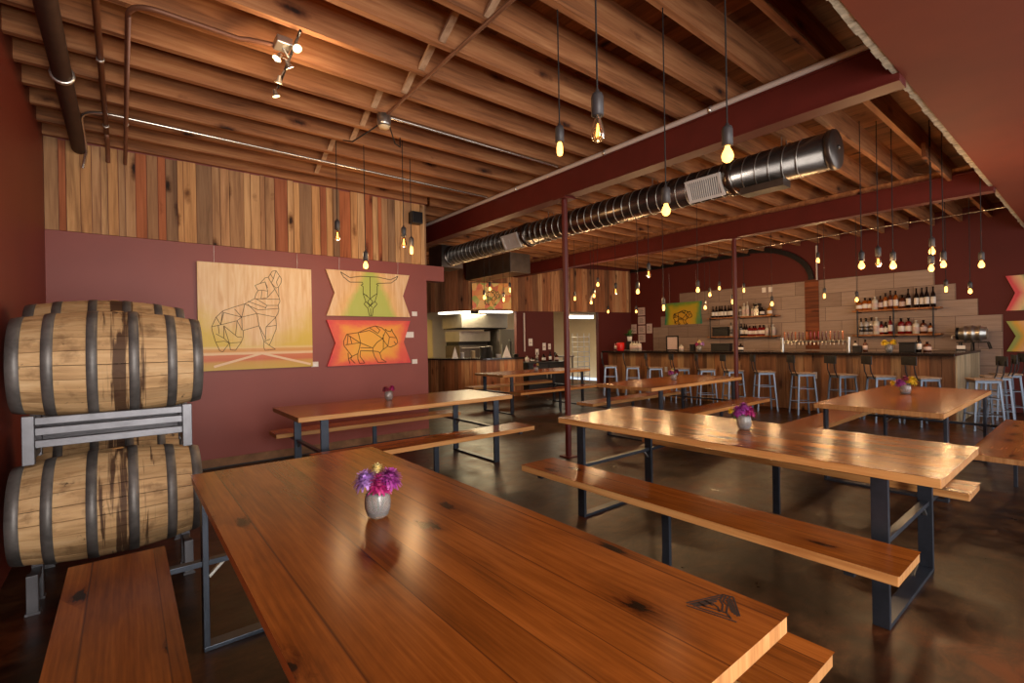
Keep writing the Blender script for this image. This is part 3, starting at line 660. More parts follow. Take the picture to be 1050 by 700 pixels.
M['goldart']=paint('gold_green_panel',goldpaint)
def kpaint(t,sep,g,bl,c):
    vo=t.n('ShaderNodeTexVoronoi'); vo.inputs['Scale'].default_value=6; t.l(c,vo.inputs['Vector'])
    s2=t.n('ShaderNodeSeparateColor'); t.l(vo.outputs['Color'],s2.inputs[0])
    return t.ramp(t.math('ADD',t.math('MULTIPLY',s2.outputs[0],.6),t.math('MULTIPLY',bl,.4)),[(.2,srgb(226,110,70)),(.35,srgb(236,170,70)),(.5,srgb(240,200,120)),(.62,srgb(150,176,60)),(.75,srgb(220,90,60))])
M['kart']=paint('multicolour_panel',kpaint)
def strokes(lines,fn,w,m,name,parent):
    b=MB()
    for P in lines:
        for (x0,z0),(x1,z1) in zip(P[:-1],P[1:]):
            b.bar(fn(x0,z0),fn(x1,z1),w,.0016,fn.up if hasattr(fn,'up') else (0,1,0))
    return b.build(name,m,parent,recalc=False)
def board(name,poly,m,loc,label,rz=0,th=.035,wires=(),wtop=0,lines=None,linew=.006,linem=None,lx=0,lz=0):
    r=thing(name,loc,label,'painting',None,rz)
    MB().prism(poly,lambda u,v,d:(u,d,v),0,-th).build('panel',m,r,bevel=.002)
    if lines:
        def fn(x,z): return (x-lx,-th-.001,z-lz)
        strokes(lines,fn,linew,linem or M['ink'],'line_drawing',r)
    for u,v in wires: MB().tube([(u,-.02,v),(u,-.034,wtop)],.0016,5).build('hanging_wire',M['seam'],r)
    return r
Yb=YW-.0015
wl=board('animal_painting',[(-.617,0),(.617,0),(.617,1.24),(-.617,1.24)],M['wolf'],(1.26,Yb,1.116),'large square plywood painting of a howling wolf drawn in triangles',0,.035,((-.45,1.23),(.45,1.23)),1.43,WOLF,.0056,M['ink'],1.26,1.116)
ch=MB()
for a,bq in(((-.0,.185),(-.50,.045)),((.0,.185),(.56,.03))): ch.bar((a[0]+.03,-.0362,a[1]),(bq[0]+.03,-.0362,bq[1]),.026,.0012,(0,1,0))
ch.build('chevron_band',plain('pale_paint_band',srgb(240,206,166),.5),wl,recalc=False)
bow=[(-.60,0),(.60,0),(.49,.305),(.60,.61),(-.60,.61),(-.49,.305)]
board('animal_painting',bow,M['skull'],(2.66,Yb,1.77),'bow-tie shaped green and tan painting of a horned cattle skull',0,.035,((-.42,.6),(.42,.6)),.78,SKULL,.0085,M['inkblack'],2.66,1.77)
board('animal_painting',bow,M['bear'],(2.66,Yb,1.105),'bow-tie shaped orange and red painting of a bear below the skull',0,.035,(),0,BEAR,.0082,M['inkblack'],2.66,1.105)
for x,z,w,h,l in((1.912,1.14,.085,.067,'white card on the plum wall right of the wolf painting'),(3.345,1.822,.085,.067,'white card on the plum wall right of the skull painting'),(3.26,1.514,.13,.085,'wider white card midway between the skull and bear paintings'),(3.335,1.119,.085,.067,'white card on the plum wall right of the bear painting')):
    c=thing('wall_card',(x,YW-.001,z-h/2),l,'card'); MB().box(-w/2,w/2,-.008,0,0,h).build('card_face',M['white'],c,bevel=.002); MB().box(-w/2+.015,w/2-.02,-.0086,-.008,h*.35,h*.42).build('print_line',M['seam'],c)
# art on the bar wall: boards facing -x
def bow2(w,h,i): return [(-w,0),(w,0),(w-i,h/2),(w,h),(-w,h),(-w+i,h/2)]
board('animal_painting',[(-.57,0),(.57,0),(.54,.3),(.57,.61),(-.57,.61),(-.53,.3)],M['greenart'],(XB-.0152,7.45,1.77),'green and gold painting of a line-drawn animal, left of the bottle shelves',-PI/2,.03,((-.40,.6),(.42,.6)),1.45,[[(x*.75-2.0,z*.75-.72) for x,z in P] for P in BEAR],.016,M['inkblack'],0,.12)
board('animal_painting',bow2(.60,.61,.115),M['pinkart'],(XB-.0015,.565,1.772),'pink and green bow-tie painting at the right edge, upper one',-PI/2)
board('animal_painting',bow2(.60,.53,.115),M['goldart'],(XB-.0015,.565,1.06),'gold and green bow-tie painting at the right edge, below the pink one',-PI/2)
# kitchen painting on the fascia
ka=math.atan2(9.80-10.30,7.84-6.92)
board('animal_painting',[(-.50,0),(.50,0),(.50,.66),(-.50,.66)],M['kart'],(7.33,9.93,2.215),'colourful orange and green painting on the planks above the kitchen opening',ka,.03,(),0,[[(x*.55-1.47,z*.75-.74) for x,z in P] for P in BEAR],.012,M['inkblack'],0,0)

# ================================================================== THE BAR
BX0,BX1,BY0,BY1=9.98,10.55,1.52,8.35
bar=thing('bar_counter',(10.2,4.9,0),'long timber clad bar with a dark counter top and stools along it','bar')
m=MB(); y=BY0
while y<BY1:
    w=rnd.choice((.10,.12,.14,.16,.18)); y1=min(y+w,BY1); m.box(BX0-10.2-.02-rnd.uniform(0,.006),BX0-10.2,y-4.9+.002,y1-4.9-.002,.005,1.045); y=y1
m.build('front_boards',M['barfront'],bar)
m=MB(); x=BX0
while x<11.98:
    w=rnd.choice((.12,.14,.17,.20)); x1=min(x+w,12.0); m.box(x-10.2+.002,x1-10.2-.002,BY0-4.9-.02,BY0-4.9,.005,1.045); x=x1
m.build('end_boards',M['barend'],bar)
MB().box(BX0-10.2+.001,BX1-10.2,BY0-4.9+.001,BY1-4.9,0,1.044).box(BX1-10.2,1.8,BY0-4.9+.001,BY0-4.9+.45,0,1.044).build('carcass',M['blackm'],bar)
MB().box(9.74-10.2,BX1-10.2+.03,BY0-4.9-.03,BY1-4.9+.04,1.046,1.09).box(BX1-10.2+.03,1.86,BY0-4.9-.03,BY0-4.9+.5,1.046,1.09).build('counter_top',M['counter'],bar,bevel=.004)
for yy in(2.1,3.45,5.1,6.6,7.8): MB().box(-.26,-.235,yy-4.9-.03,yy-4.9+.03,.60,.72).build('outlet_plate',M['white'],bar) if yy in(3.45,5.1,6.6) else None
struct(MB().box(11.5,XB-.016,2.05,8.3,0,.90).build('wall_cabinet_base',M['blackm']))
struct(MB().box(11.45,XB-.016,2.02,8.3,.902,.94).build('trim_5',M['counter']))
# keg shelf at the end
# shelves on pipe brackets
def shelf(y0,y1,zz,label,n):
    s=thing('bottle_shelf',(11.95,(y0+y1)/2,zz[1]),label,'shelf'); L=(y1-y0)/2
    for z in zz: MB().box(-.10,.134,-L-.06,L+.06,z-zz[1]-.035,z-zz[1]).build('shelf_board',M['joist'],s,bevel=.003)
    for k in range(n):
        yy=-L+.04+(2*L-.08)*k/(n-1)
        for z in zz: MB().tube([(.13,yy,z-zz[1]-.045),(-.125,yy,z-zz[1]-.045)],.014,8).build('bracket',M['blackm'],s)
        MB().tube([(-.125,yy,-.05),(-.125,yy,zz[0]-zz[1]+.0)],.013,8).build('pipe_upright',M['blackm'],s)
shelf(2.06,3.34,(1.90,1.40),'two-tier bottle shelf on black pipes, on the tiles right of the taps',3)
shelf(4.96,6.56,(1.90,1.42),'two-tier bottle shelf on black pipes, behind the farther red column',3)
# bottles
BG=lambda n,c,r=.08,tr=.0:plain(n,c,r)
bm_={'amber':plain('amber_bottle',srgb(150,80,24),.12),'dark':plain('dark_bottle',srgb(30,20,18),.12),'clear':plain('clear_bottle',srgb(176,168,158),.12),'red':plain('red_bottle',srgb(120,22,22),.12),'gold':plain('gold_bottle',srgb(190,130,40),.15),'whitew':plain('pale_bottle',srgb(206,196,178),.2),'brown':plain('brown_bottle',srgb(86,42,22),.12)}
lab={'amber':'white','dark':'white','clear':'duct2','red':'white','gold':'white','whitew':'paper','brown':'paper'}
words={'amber':'amber','dark':'dark','clear':'clear','red':'red','gold':'golden','whitew':'pale','brown':'brown'}
PROF={'round':[(0,0),(.036,0),(.04,.006),(.04,.62),(.036,.68),(.015,.78),(.013,.95),(.016,.955),(.016,1.0),(0,1.0)],
 'tall':[(0,0),(.034,0),(.037,.006),(.037,.55),(.03,.66),(.014,.78),(.012,.95),(.015,.955),(.015,1.0),(0,1.0)],
 'squat':[(0,0),(.05,0),(.054,.01),(.054,.62),(.046,.74),(.018,.80),(.016,.93),(.022,.935),(.022,1.0),(0,1.0)]}
protos={}
def bottle(x,y,z,kind,col,h,label,group):
    key=(kind,col,h)
    if key in protos: return clone(protos[key],(x,y,z),label,None,group)
    r=thing('bottle',(x,y,z),label,'bottle',group)
    P=[(a,b*h) for a,b in PROF[kind]]
    MB().lathe(P[:6],14).build('bottle_body',bm_[col],r)
    MB().lathe(P[5:],12).build('bottle_neck',bm_['dark'] if col in('amber','brown','clear','red') else bm_[col],r)
    R=PROF[kind][3][0]+.0012
    MB().lathe([(R-.004,.16*h),(R,.165*h),(R,.50*h),(R-.004,.505*h)],14).build('bottle_label',M[lab[col]],r)
    protos[key]=r; return r
def row(ys,z,specs,where,group,x=11.965):
    n=len(ys)
    for i,(y,(kind,col,h)) in enumerate(zip(ys,specs)):
        bottle(x+.02*((i*7)%3-1),y,z,kind,col,h,f'{words[col]} bottle, {ORD[i]} on the {where}',group)
row([3.30,3.20,3.12,3.03,2.94,2.86,2.77,2.69,2.59,2.49,2.37,2.29,2.21,2.12],1.90,[('squat','amber',.22),('squat','amber',.26),('squat','amber',.25),('squat','whitew',.27),('round','brown',.28),('round','amber',.33),('tall','brown',.37),('round','amber',.36),('squat','brown',.27),('tall','dark',.38),('tall','dark',.38),('tall','dark',.38),('tall','dark',.39),('tall','dark',.39)],'upper shelf right of the taps','bottles on the upper shelf right of the taps')
row([3.27,3.19,3.10,3.01,2.93,2.86,2.78,2.61,2.50,2.38,2.27,2.17],1.40,[('tall','clear',.34),('squat','clear',.34),('squat','clear',.35),('squat','whitew',.35),('round','red',.26),('round','dark',.25),('tall','red',.36),('squat','red',.31),('squat','red',.31),('squat','whitew',.26),('squat','brown',.26),('round','amber',.20)],'lower shelf right of the taps','bottles on the lower shelf right of the taps')
row([6.50,6.42,6.34,6.26,6.18,6.10,6.02,5.80,5.71,5.61,5.48,5.28,5.09],1.90,[('tall','dark',.30)]*7+[('round','clear',.26),('squat','whitew',.33),('tall','whitew',.36),('squat','whitew',.24),('squat','dark',.2),('squat','gold',.22)],'upper shelf by the farther red column','bottles on the upper shelf by the farther red column')
row([6.03,5.78,5.71,5.64,5.57,5.49,5.42,5.33,5.25,5.16,5.03],1.42,[('tall','clear',.34),('round','dark',.31),('tall','dark',.30),('tall','dark',.28),('squat','red',.24),('squat','red',.24),('round','red',.24),('squat','red',.25),('squat','red',.25),('round','whitew',.24),('squat','whitew',.26)],'lower shelf by the farther red column','bottles on the lower shelf by the farther red column')
def cont(name,loc,w,d,h,m,label,cat,lidm=None):
    r=thing(name,loc,label,cat); MB().box(-d/2,d/2,-w/2,w/2,0,h*.86).build('box_body',m,r,bevel=.006); MB().box(-d/2-.006,d/2+.006,-w/2-.006,w/2+.006,h*.862,h).build('lid',lidm or m,r,bevel=.004); return r
cont('storage_box',(11.97,5.385,1.90),.12,.14,.30,bm_['dark'],'tall dark box among the bottles on the upper shelf by the column','box')
cont('storage_crate',(11.97,6.30,1.42),.40,.16,.24,M['black'],'wide black crate on the lower shelf left of the farther red column','crate')
# tap rail
tr=thing('tap_rail',(10.35,3.60,1.091),'long steel beer tap rail with two end posts on the bar','beer taps')
for yy in(-.57,.57):
    MB().tube([(0,yy,0),(0,yy,.27)],.035,16).build('tap_post',M['stainless'],tr); 
MB().tube([(0,-.54,.20),(0,.54,.20)],.026,14).build('tap_pipe',M['stainless'],tr)
for k in range(16):
    yy=-.50+1.0*k/15
    f=MB().tube([(-.026,yy,.20),(-.075,yy,.195),(-.085,yy,.13)],.009,8).build('faucet',M['stainless'],tr)
    MB().lathe([(.007,0),(.011,.05),(.016,.15),(.012,.17),(0,.172)],10,(-.066,yy,.215)).build('tap_handle',bm_['red'] if k in(6,7,8) else bm_['brown'] if k%3 else bm_['amber'],f)
# steel cask on a stand
kg=thing('steel_cask',(11.70,1.545,1.385),'shiny steel cask lying on a black stand at the end of the bar','cask')
CP=[(0,-.27),(.085,-.27),(.10,-.255),(.105,-.17),(.128,-.16),(.128,-.13),(.116,-.12),(.122,-.02),(.134,-.01),(.134,.02),(.122,.03),(.116,.12),(.128,.13),(.128,.16),(.105,.17),(.10,.255),(.085,.27),(0,.27)]
MB().lathe([(a*1.1,b*.68) for a,b in CP],28,axis='y').build('cask_body',M['stainless'],kg)
MB().lathe([(.05,.184),(.112,.185),(.114,.22),(.05,.22)],20,axis='y').build('cask_rim',M['blackm'],kg)
MB().tube([(0,.21,-.03),(0,.27,-.03),(0,.28,-.09)],.014,10).build('cask_tap',M['stainless'],kg)
cs=thing('cask_stand',(11.70,1.55,1.091),'black metal stand under the steel cask on the bar','stand')
for a in(-.12,.12):
    for yy in(0,.16): MB().bar((a,yy,0),(a*.75,yy,.13),.022,.022).build('stand_leg',M['blackm'],cs)
    MB().bar((a*.75,.2,.14),(a*.75,-.2,.14),.02,.02).build('stand_rail',M['blackm'],cs)
    MB().bar((a*.75,-.2,.14),(a*.75,-.23,.02),.022,.022).build('stand_arm',M['blackm'],cs)
tag(MB().box(-.005,.0,-.055,.055,0,.06).build('price_card',M['white'],loc=(11.40,1.66,1.1195)),'small white card in front of the steel cask','card')
tag(MB().box(11.36,11.44,1.6,1.72,1.091,1.119).build('card_foot',M['black']),'black card holder on the bar below the cask','holder')

# ================================================================== FLOWERS AND VASES
def vase(loc,label,s=1.0):
    r=thing('glass_vase',loc,label,'vase','frosted glass vases on the tables')
    P=[(0,.0),(.026,0),(.038,.010),(.046,.035),(.047,.06),(.043,.085),(.040,.095)]
    inn=[(.036,.095),(.039,.08),(.043,.058),(.041,.036),(.034,.016),(0,.010)]
    MB().lathe([(a*s,b*s) for a,b in P+inn],24).build('vase_glass',M['vase'],r)
    return r
def bloom_mesh(R,seed,n=130):
    q=random.Random(seed); b=MB()
    for i in range(n):
        t=(i+.5)/n; th=i*2.39996; el=math.asin(1-t*1.5)+q.uniform(-.08,.08)    # from the crown outwards
        L=R*(.80+.28*t)*q.uniform(.88,1.06); w=R*.125
        d=Vector((math.cos(th)*math.cos(el),math.sin(th)*math.cos(el),math.sin(el)))
        sd=Vector((-math.sin(th),math.cos(th),0)); up=sd.cross(d)
        p0=d*R*.15; p1=d*L*.7+up*(-R*.04); p2=d*L+up*(R*.10)
        b.add([p0-sd*w*.5,p0+sd*w*.5,p1+sd*w,p1-sd*w,p2-sd*w*.45,p2+sd*w*.45],[(0,1,2,3),(3,2,5,4)],0,False)
    b.lathe([(0,-R*.25),(R*.4,-R*.2),(R*.5,R*.1),(R*.3,R*.4),(0,R*.5)],10)
    return b
BM={}
def flower(base,tip,R,color,label,group=None):
    """stem runs from inside the vase to the flower head"""
    r=thing('chrysanthemum',base,label,'flower',group)
    d=Vector(tip)-Vector(base)
    MB().tube([(0,0,0),tuple(d*.5),tuple(d)],.0022,6).build('stem',M['stem'],r)
    k=(round(R,3))
    if k not in BM: BM[k]=bloom_mesh(R,len(BM)+3).build('bloom',M[color],None,recalc=False); o=BM[k]
    else:
        o=BM[k].copy(); o.data=BM[k].data.copy(); COL.objects.link(o); o.data.materials[0]=M[color]
    o.parent=r; o.location=d
    o.rotation_mode='QUATERNION'; o.rotation_quaternion=Vector((0,0,1)).rotation_difference((d.normalized()+Vector((d.x*1.5,d.y*1.5-.2*0,0))).normalized())
    return r
def bouquet(c,items,where):
    for (dx,dy,dz,R,col,lab) in items:
        flower((c[0]+dx*.25,c[1]+dy*.25,c[2]+.016),(c[0]+dx,c[1]+dy,c[2]+dz),R,col,lab+' '+where)
VA=(.718,1.70,.7605)
vase(VA,'frosted glass vase on the large front table')
bouquet(VA,[(-.034,.022,.135,.052,'petal_lilac','lilac purple chrysanthemum on the left side'),(.0,-.018,.122,.050,'petal_magenta','magenta chrysanthemum in the middle'),(.036,-.022,.138,.052,'petal_purple','bright purple chrysanthemum on the right side'),(.018,.045,.160,.034,'petal_cream','cream chrysanthemum peeking out behind')],'of the vase on the front table')
VB=(3.33,1.60,.7605)
vase(VB,'frosted glass vase on the table beside the nearer red column')
bouquet(VB,[(-0.025,0.025,0.123,0.050,'petal_purple','purple chrysanthemum, left one'),(0.029,-0.025,0.118,0.050,'petal_magenta','magenta chrysanthemum, right one'),(-0.045,0.070,0.123,0.024,'petal_yellow','small yellow chrysanthemum hanging out left'),(0.000,0.000,0.153,0.043,'petal_purple','purple chrysanthemum, topmost one')],'of the vase beside the nearer red column')
VC=(2.29,5.07,.7605)
vase(VC,'glass vase on the table along the plum wall')
bouquet(VC,[(-0.033,0.000,0.123,0.045,'petal_dark','plum red chrysanthemum on the left'),(0.037,0.000,0.128,0.048,'petal_magenta','magenta chrysanthemum on the right')],'of the vase by the plum wall')
VD=(6.56,7.40,.7605)
vase(VD,'glass vase on the farthest table near the kitchen')
bouquet(VD,[(-0.016,0.016,0.123,0.049,'petal_dark','plum red chrysanthemum'),(0.041,0.000,0.138,0.039,'petal_cream','cream chrysanthemum')],'of the vase on the farthest table')
VE=(6.42,4.13,.7605)
vase(VE,'glass vase on the table between the two red columns')
bouquet(VE,[(-0.041,0.025,0.118,0.049,'petal_purple','purple chrysanthemum on the left'),(0.041,-0.025,0.128,0.049,'petal_dark','plum red chrysanthemum on the right'),(0.000,0.025,0.153,0.032,'petal_cream','cream chrysanthemum on top')],'of the vase between the columns')
VF=(6.45,1.38,.7605)
vase(VF,'round glass vase with a yellow flower on the table near the stools',1.05)
bouquet(VF,[(-0.029,0.041,0.118,0.054,'petal_purple','purple chrysanthemum on the left'),(0.041,-0.041,0.138,0.065,'petal_yellow','big yellow chrysanthemum on the right'),(-0.033,0.098,0.113,0.032,'petal_yellow','small orange-yellow chrysanthemum far left'),(0.000,0.000,0.168,0.038,'petal_dark','plum red chrysanthemum at the back')],'of the vase near the stools')
VG=(10.30,2.42,1.0915)
vase(VG,'glass vase holding yellow flowers on the bar counter',1.25)
bouquet(VG,[(-.03,.05,.155,.065,'petal_yellow','yellow chrysanthemum on the left'),(.03,-.05,.165,.07,'petal_yellow','yellow chrysanthemum on the right')],'of the vase on the bar counter')
VH=(10.30,5.95,1.0915)
vase(VH,'glass vase of pink flowers on the bar left of the farther column',1.2)
bouquet(VH,[(-.02,.05,.155,.06,'petal_magenta','magenta chrysanthemum on the left'),(.03,-.06,.16,.06,'petal_lilac','lilac chrysanthemum on the right'),(0,0,.21,.05,'petal_cream','pale chrysanthemum on top')],'of the vase left of the farther column')

# ================================================================== BAR TOP AND BACK BAR ITEMS
for i,(y,k,c,h) in enumerate(((3.05-.0,'round','clear',.20),(2.78,'tall','brown',.22),(2.03,'tall','dark',.28),(1.93,'squat','brown',.17),(5.02,'squat','dark',.16),(6.45,'squat','whitew',.15))):
    bottle(10.36 if y>1.99 else 10.40,y-.12 if y==3.05 else y,1.091,k,c,h,['clear glass jar beside the right end of the tap rail','small brown bottle standing alone on the bar right of the taps','dark bottle on the bar right of the yellow flowers','short brown jar on the bar near the steel cask','short dark jar on the bar just right of the farther column','pale jar on the bar left of the pink flowers'][i],'bottles standing on the bar')
cont('napkin_box',(10.36,2.93-.03,1.091),.13,.1,.11,M['black'],'small black box on the bar right of the tap rail','box')
cont('black_case',(10.36,2.17,1.091),.22,.16,.17,M['black'],'black case on the bar right of the yellow flowers','case')
cont('black_case',(10.36,5.45,1.091),.42,.16,.17,M['black'],'long black case on the bar left of the farther column','case')
cont('black_case',(10.36,6.15,1.091),.10,.1,.15,M['black'],'small black case on the bar behind the pink flowers','case')
gl=[]
for k in range(10):
    y=4.35+.055*k
    if k==0:
        g0=thing('drinking_glass',(11.6,y+.1,.941),'','glass','glasses lined up below the left shelves')
        MB().lathe([(0,0),(.03,0),(.036,.13),(.033,.13),(.027,.006),(0,.006)],12).build('glass_cup',M['stainless'],g0)
        g=g0
    else: g=clone(g0,(11.6,4.45+.075*k,.941))
    g['label']='silvery drinking glass in the row lined up below the left shelves'
fr=thing('picture_frame',(10.42,6.72,1.091),'dark framed picture standing on the bar below the green painting','picture frame',None,-PI/2)
MB().box(-.17,-.14,-.02,0,0,.36).box(.14,.17,-.02,0,0,.36).box(-.14,.14,-.02,0,0,.03).box(-.14,.14,-.02,0,.33,.36).build('frame',M['blackm'],fr); MB().box(-.139,.139,-.012,-.004,.031,.329).build('picture',M['paper'],fr)
pt_=thing('potted_plant',(10.42,8.0,1.33),'green leafy plant in a white pot at the far end of the bar','plant')
MB().lathe([(0,0),(.05,0),(.065,.13),(.058,.13),(.045,.01),(0,.01)],14).build('pot',M['white'],pt_)
lf=MB(); q=random.Random(4)
for i in range(46):
    th=q.uniform(0,2*PI); el=q.uniform(.1,1.4); L=q.uniform(.12,.24); d=Vector((math.cos(th)*math.cos(el),math.sin(th)*math.cos(el),math.sin(el))); sd=Vector((-math.sin(th),math.cos(th),0))*.028
    p=Vector((0,0,.12)); lf.add([p,p+d*L*.6+sd,p+d*L,p+d*L*.6-sd],[(0,1,2,3)])
lf.build('foliage',M['leaf'],pt_,recalc=False)
bx=thing('condiment_caddy',(10.40,7.96,1.091),'white caddy under the plant at the far end of the bar','caddy')
MB().box(-.08,.08,-.20,.20,0,.02).build('tray',M['stainless'],bx); MB().box(-.06,.06,-.09,.09,.0205,.235).build('stand_block',M['black'],bx)
for i,y in enumerate((8.30,7.80,7.72,7.64,7.56)):
    bottle(10.24,y,1.091,'squat','red' if i==0 else 'whitew',.24,'red squeeze bottle left of the caddy on the far end of the bar' if i==0 else 'white squeeze bottle in the row on the far end of the bar','squeeze bottles at the far end of the bar')
tag(MB().lathe([(0,0),(.085,0),(.095,.02),(.10,.2),(.09,.21),(0,.21)],18,(0,0,0)).build('red_pitcher',plain('bright_red_plastic',srgb(210,24,20),.35),loc=(10.1,8.05,1.091)),'bright red pitcher on the far end of the bar','pitcher')
def sheet(y,z,w,h,label,name='pinned_sheet',m='paper'):
    r=thing(name,(XB,y,z),label,'paper',None,-PI/2); MB().box(-w/2,w/2,-.004,0,0,h).build('sheet',M[m],r)
    for k in range(4): MB().box(-w*.36,w*.3-.04*(k%2),-.0046,-.004,h*(.25+.15*k),h*(.25+.15*k)+.012).build('print_line',M['duct2'],r)
for y,z,l in((8.84,1.82,'top middle'),(8.84,2.09,'topmost'),(8.84,1.55,'centre'),(8.84,1.29,'lowest'),(9.12,1.55,'left'),(8.57,1.55,'right')):
    sheet(y,z,.25 if l!='left' and l!='right' else .19,.235 if l not in('left','right') else .28,{'topmost':'topmost','top middle':'second from the top','centre':'centre','lowest':'lowest','left':'left arm','right':'right arm'}[l]+' sheet of the paper cross pinned on the dark red wall')
for i,y in enumerate((5.27,5.12)):
    p=thing('switch_plate',(XB-.016,y,2.46),('left' if i==0 else 'right')+' white wall plate high on the tiles above the left shelves','wall plate',None,-PI/2)
    MB().box(-.045,.045,-.008,0,0,.12).build('plate',M['white'],p,bevel=.002); MB().box(-.014,.014,-.012,-.008,.04,.08).build('switch',M['white'],p)

# ================================================================== BAR STOOLS
def stool_proto():
    r=thing('bar_stool',(0,0,0),'','bar stool','metal bar stools')
    MB().box(-.155,.155,-.155,.155,.715,.74).build('seat',M['seat'],r,bevel=.008)
    ap=MB()
    for s in(-1,1): ap.box(-.14,.14,s*.132-.008,s*.132+.008,.68,.714); ap.box(s*.132-.008,s*.132+.008,-.123,.123,.68,.714)
    ap.build('apron',M['stooln'],r)
    def legp(sx,sy,z): t=1-z/.70; return (sx*(.125+.045*t),sy*(.125+.045*t),z)
    for sx in(-1,1):
        for sy in(-1,1):
            MB().bar(legp(sx,sy,0.0),legp(sx,sy,.70),.024,.024).build('leg',M['stooln'],r)
    for z in(.22,.46):
        for sx,sy,ex,ey in((-1,-1,1,-1),(-1,1,1,1),(-1,-1,-1,1),(1,-1,1,1)):
            MB().bar(legp(sx,sy,z),legp(ex,ey,z),.018,.012).build('rung',M['stooln'],r)
    for sx in(-1,1): MB().tube([(sx*.09,.14,.69),(sx*.09,.185,.80),(sx*.085,.205,.99)],.009,8).build('back_rod',M['stooldark'],r)
    bp=MB(); 
    n=6
    vs=[];fs=[]
    for i in range(n+1):
        u=-1+2*i/n; yy=.212+.012*(u*u)*-1
        for z in(.92,1.055):
            for d in(0,.01): vs.append((u*.15,yy+d,z))
    for i in range(n):
        a=4*i; b=4*(i+1)
        fs+=[(a,b,b+2,a+2),(a+1,a+3,b+3,b+1),(a,a+1,b+1,b),(a+2,b+2,b+3,a+3)]
    fs+=[(0,2,3,1),(4*n,4*n+1,4*n+3,4*n+2)]
    bp.add(vs,fs); bk=bp.build('backrest',M['black'],r)
    for sx in(-1,1): MB().lathe([(0,.0),(.006,.0),(.006,.004),(0,.005)],8,(sx*.05,.2115,.985),'y').build('rivet',M['stainless'],bk)
    return r
ys=[7.83,7.15,6.53,5.87,5.27,4.70,4.10,3.43,2.82,2.29,1.76]
for i,y in enumerate(ys):
    l=f'metal bar stool along the front of the bar, {ORD[i]} of eleven' if i<10 else 'metal bar stool along the front of the bar, nearest its corner'
    if i==0: st0=stool_proto(); st0.location=(9.47,y+.05,0); st0.rotation_euler.z=PI/4; st0['label']=l; st0['group']='bar stools along the bar front'
    else: clone(st0,(9.47,y+.05,0),l,PI/4+(.06,-.08,.0,.10,-.05)[i%5],'bar stools along the bar front')
for x,y,rz,l in((9.62,1.17,PI+.5,'metal bar stool at the end of the bar, nearest and leftmost of three'),(10.32,1.12,PI+.3,'metal bar stool at the end of the bar, middle one of three'),(11.0,1.08,PI+.45,'metal bar stool at the end of the bar, nearest the wall')):
    clone(st0,(x,y,0),l,rz,'bar stools at the bar end')

# ================================================================== PENDANT BULBS
def joist_hit(y): return any(jy-.075<y<jy+.025 for jy in joist_y)
def on_beam(x): return abs(x-4.13)<.12 or abs(x-8.18)<.12 or abs(x-5.4)<.24
pcache={}
def pendant(p,kind,label,group):
    x,y,z=p
    top=3.452 if joist_hit(y) else 3.699
    H={'edison':.115,'globe':.085,'tube':.085,'small':.075}[kind]
    zs=z+H*.5                                  # underside of the socket
    r=thing('pendant_bulb',(x,y,zs),label,'pendant light',group)
    if kind in pcache:
        for ch in pcache[kind]:
            c=ch.copy(); COL.objects.link(c); c.parent=r
            for g in list(ch.children):
                d=g.copy(); COL.objects.link(d); d.parent=c
    else:
        L=[]
        L.append(MB().lathe([(0,0),(.020,-.0),(.0275,.004),(.0275,.085),(.022,.10),(.010,.104),(.008,.118),(0,.12)],16).build('socket',M['socket'],r))
        if kind=='edison':
            bp=[(.013,.0),(.014,-.012),(.020,-.03),(.031,-.07),(.032,-.085),(.026,-.102),(.012,-.114),(0,-.116)]
            g=MB().lathe(bp,20).build('bulb_glass',M['amberglass'],r,recalc=False); L.append(g)
            fm=MB()
            for k in range(7):
                a=2*PI*k/7; fm.tube([(.006*math.cos(a),.006*math.sin(a),-.022),(.013*math.cos(a),.013*math.sin(a),-.088)],.0022,6)
            fm.build('filament',M['bulb_hot'],g)
        elif kind=='globe':
            L.append(MB().lathe([(.012,0),(.014,-.012),(.026,-.035),(.030,-.052),(.026,-.072),(.014,-.083),(0,-.086)],18).build('bulb_glass',M['bulb'],r))
        elif kind=='tube':
            L.append(MB().lathe([(.012,0),(.015,-.010),(.019,-.03),(.019,-.065),(.014,-.08),(0,-.086)],16).build('bulb_glass',M['bulb'],r))
        else:
            L.append(MB().lathe([(.012,0),(.014,-.010),(.024,-.032),(.027,-.046),(.022,-.064),(.010,-.074),(0,-.076)],16).build('bulb_glass',M['bulb'],r))
        pcache[kind]=L
    MB().tube([(0,0,.119),(0,0,top-zs)],.0042,6).build('cord',M['cord'],r)
    return r
def sc(p,s): return (p[0]*s,p[1]*s,1.4+(p[2]-1.4)*s)
fr_=[((1.65,1.42,2.33),'edison','big clear filament bulb on a black cord, nearest the camera'),((2.128,2.141,2.585),'tube','tubular bulb hanging just left of the big filament bulb'),((2.451,1.24,2.347),'globe','round glowing bulb hanging in front of the nearest red beam'),((2.638,1.731,2.197),'small','bulb hanging low in front of the spiral duct')]
for p,k,l in fr_: pendant(p,k,l,'pendant bulbs over the front tables')
for i,(p,k) in enumerate((((1.771,5.121,2.545),'edison'),((1.96,4.84,2.21),'small'),((2.362,4.775,2.485),'edison'),((2.519,4.905,2.43),'tube'))):
    pendant(p,k,f'pendant bulb in front of the plank wall, {ORD[i]} of four','pendant bulbs over the table by the plum wall')
for i,(p,k) in enumerate((((5.827,8.148,2.314),'globe'),((5.92,8.074,2.484),'small'),((6.139,7.897,2.257),'tube'),((6.243,7.814,2.453),'tube'))):
    pendant(p,k,f'pendant bulb in front of the kitchen painting, {ORD[i]} of four','pendant bulbs over the farthest table')
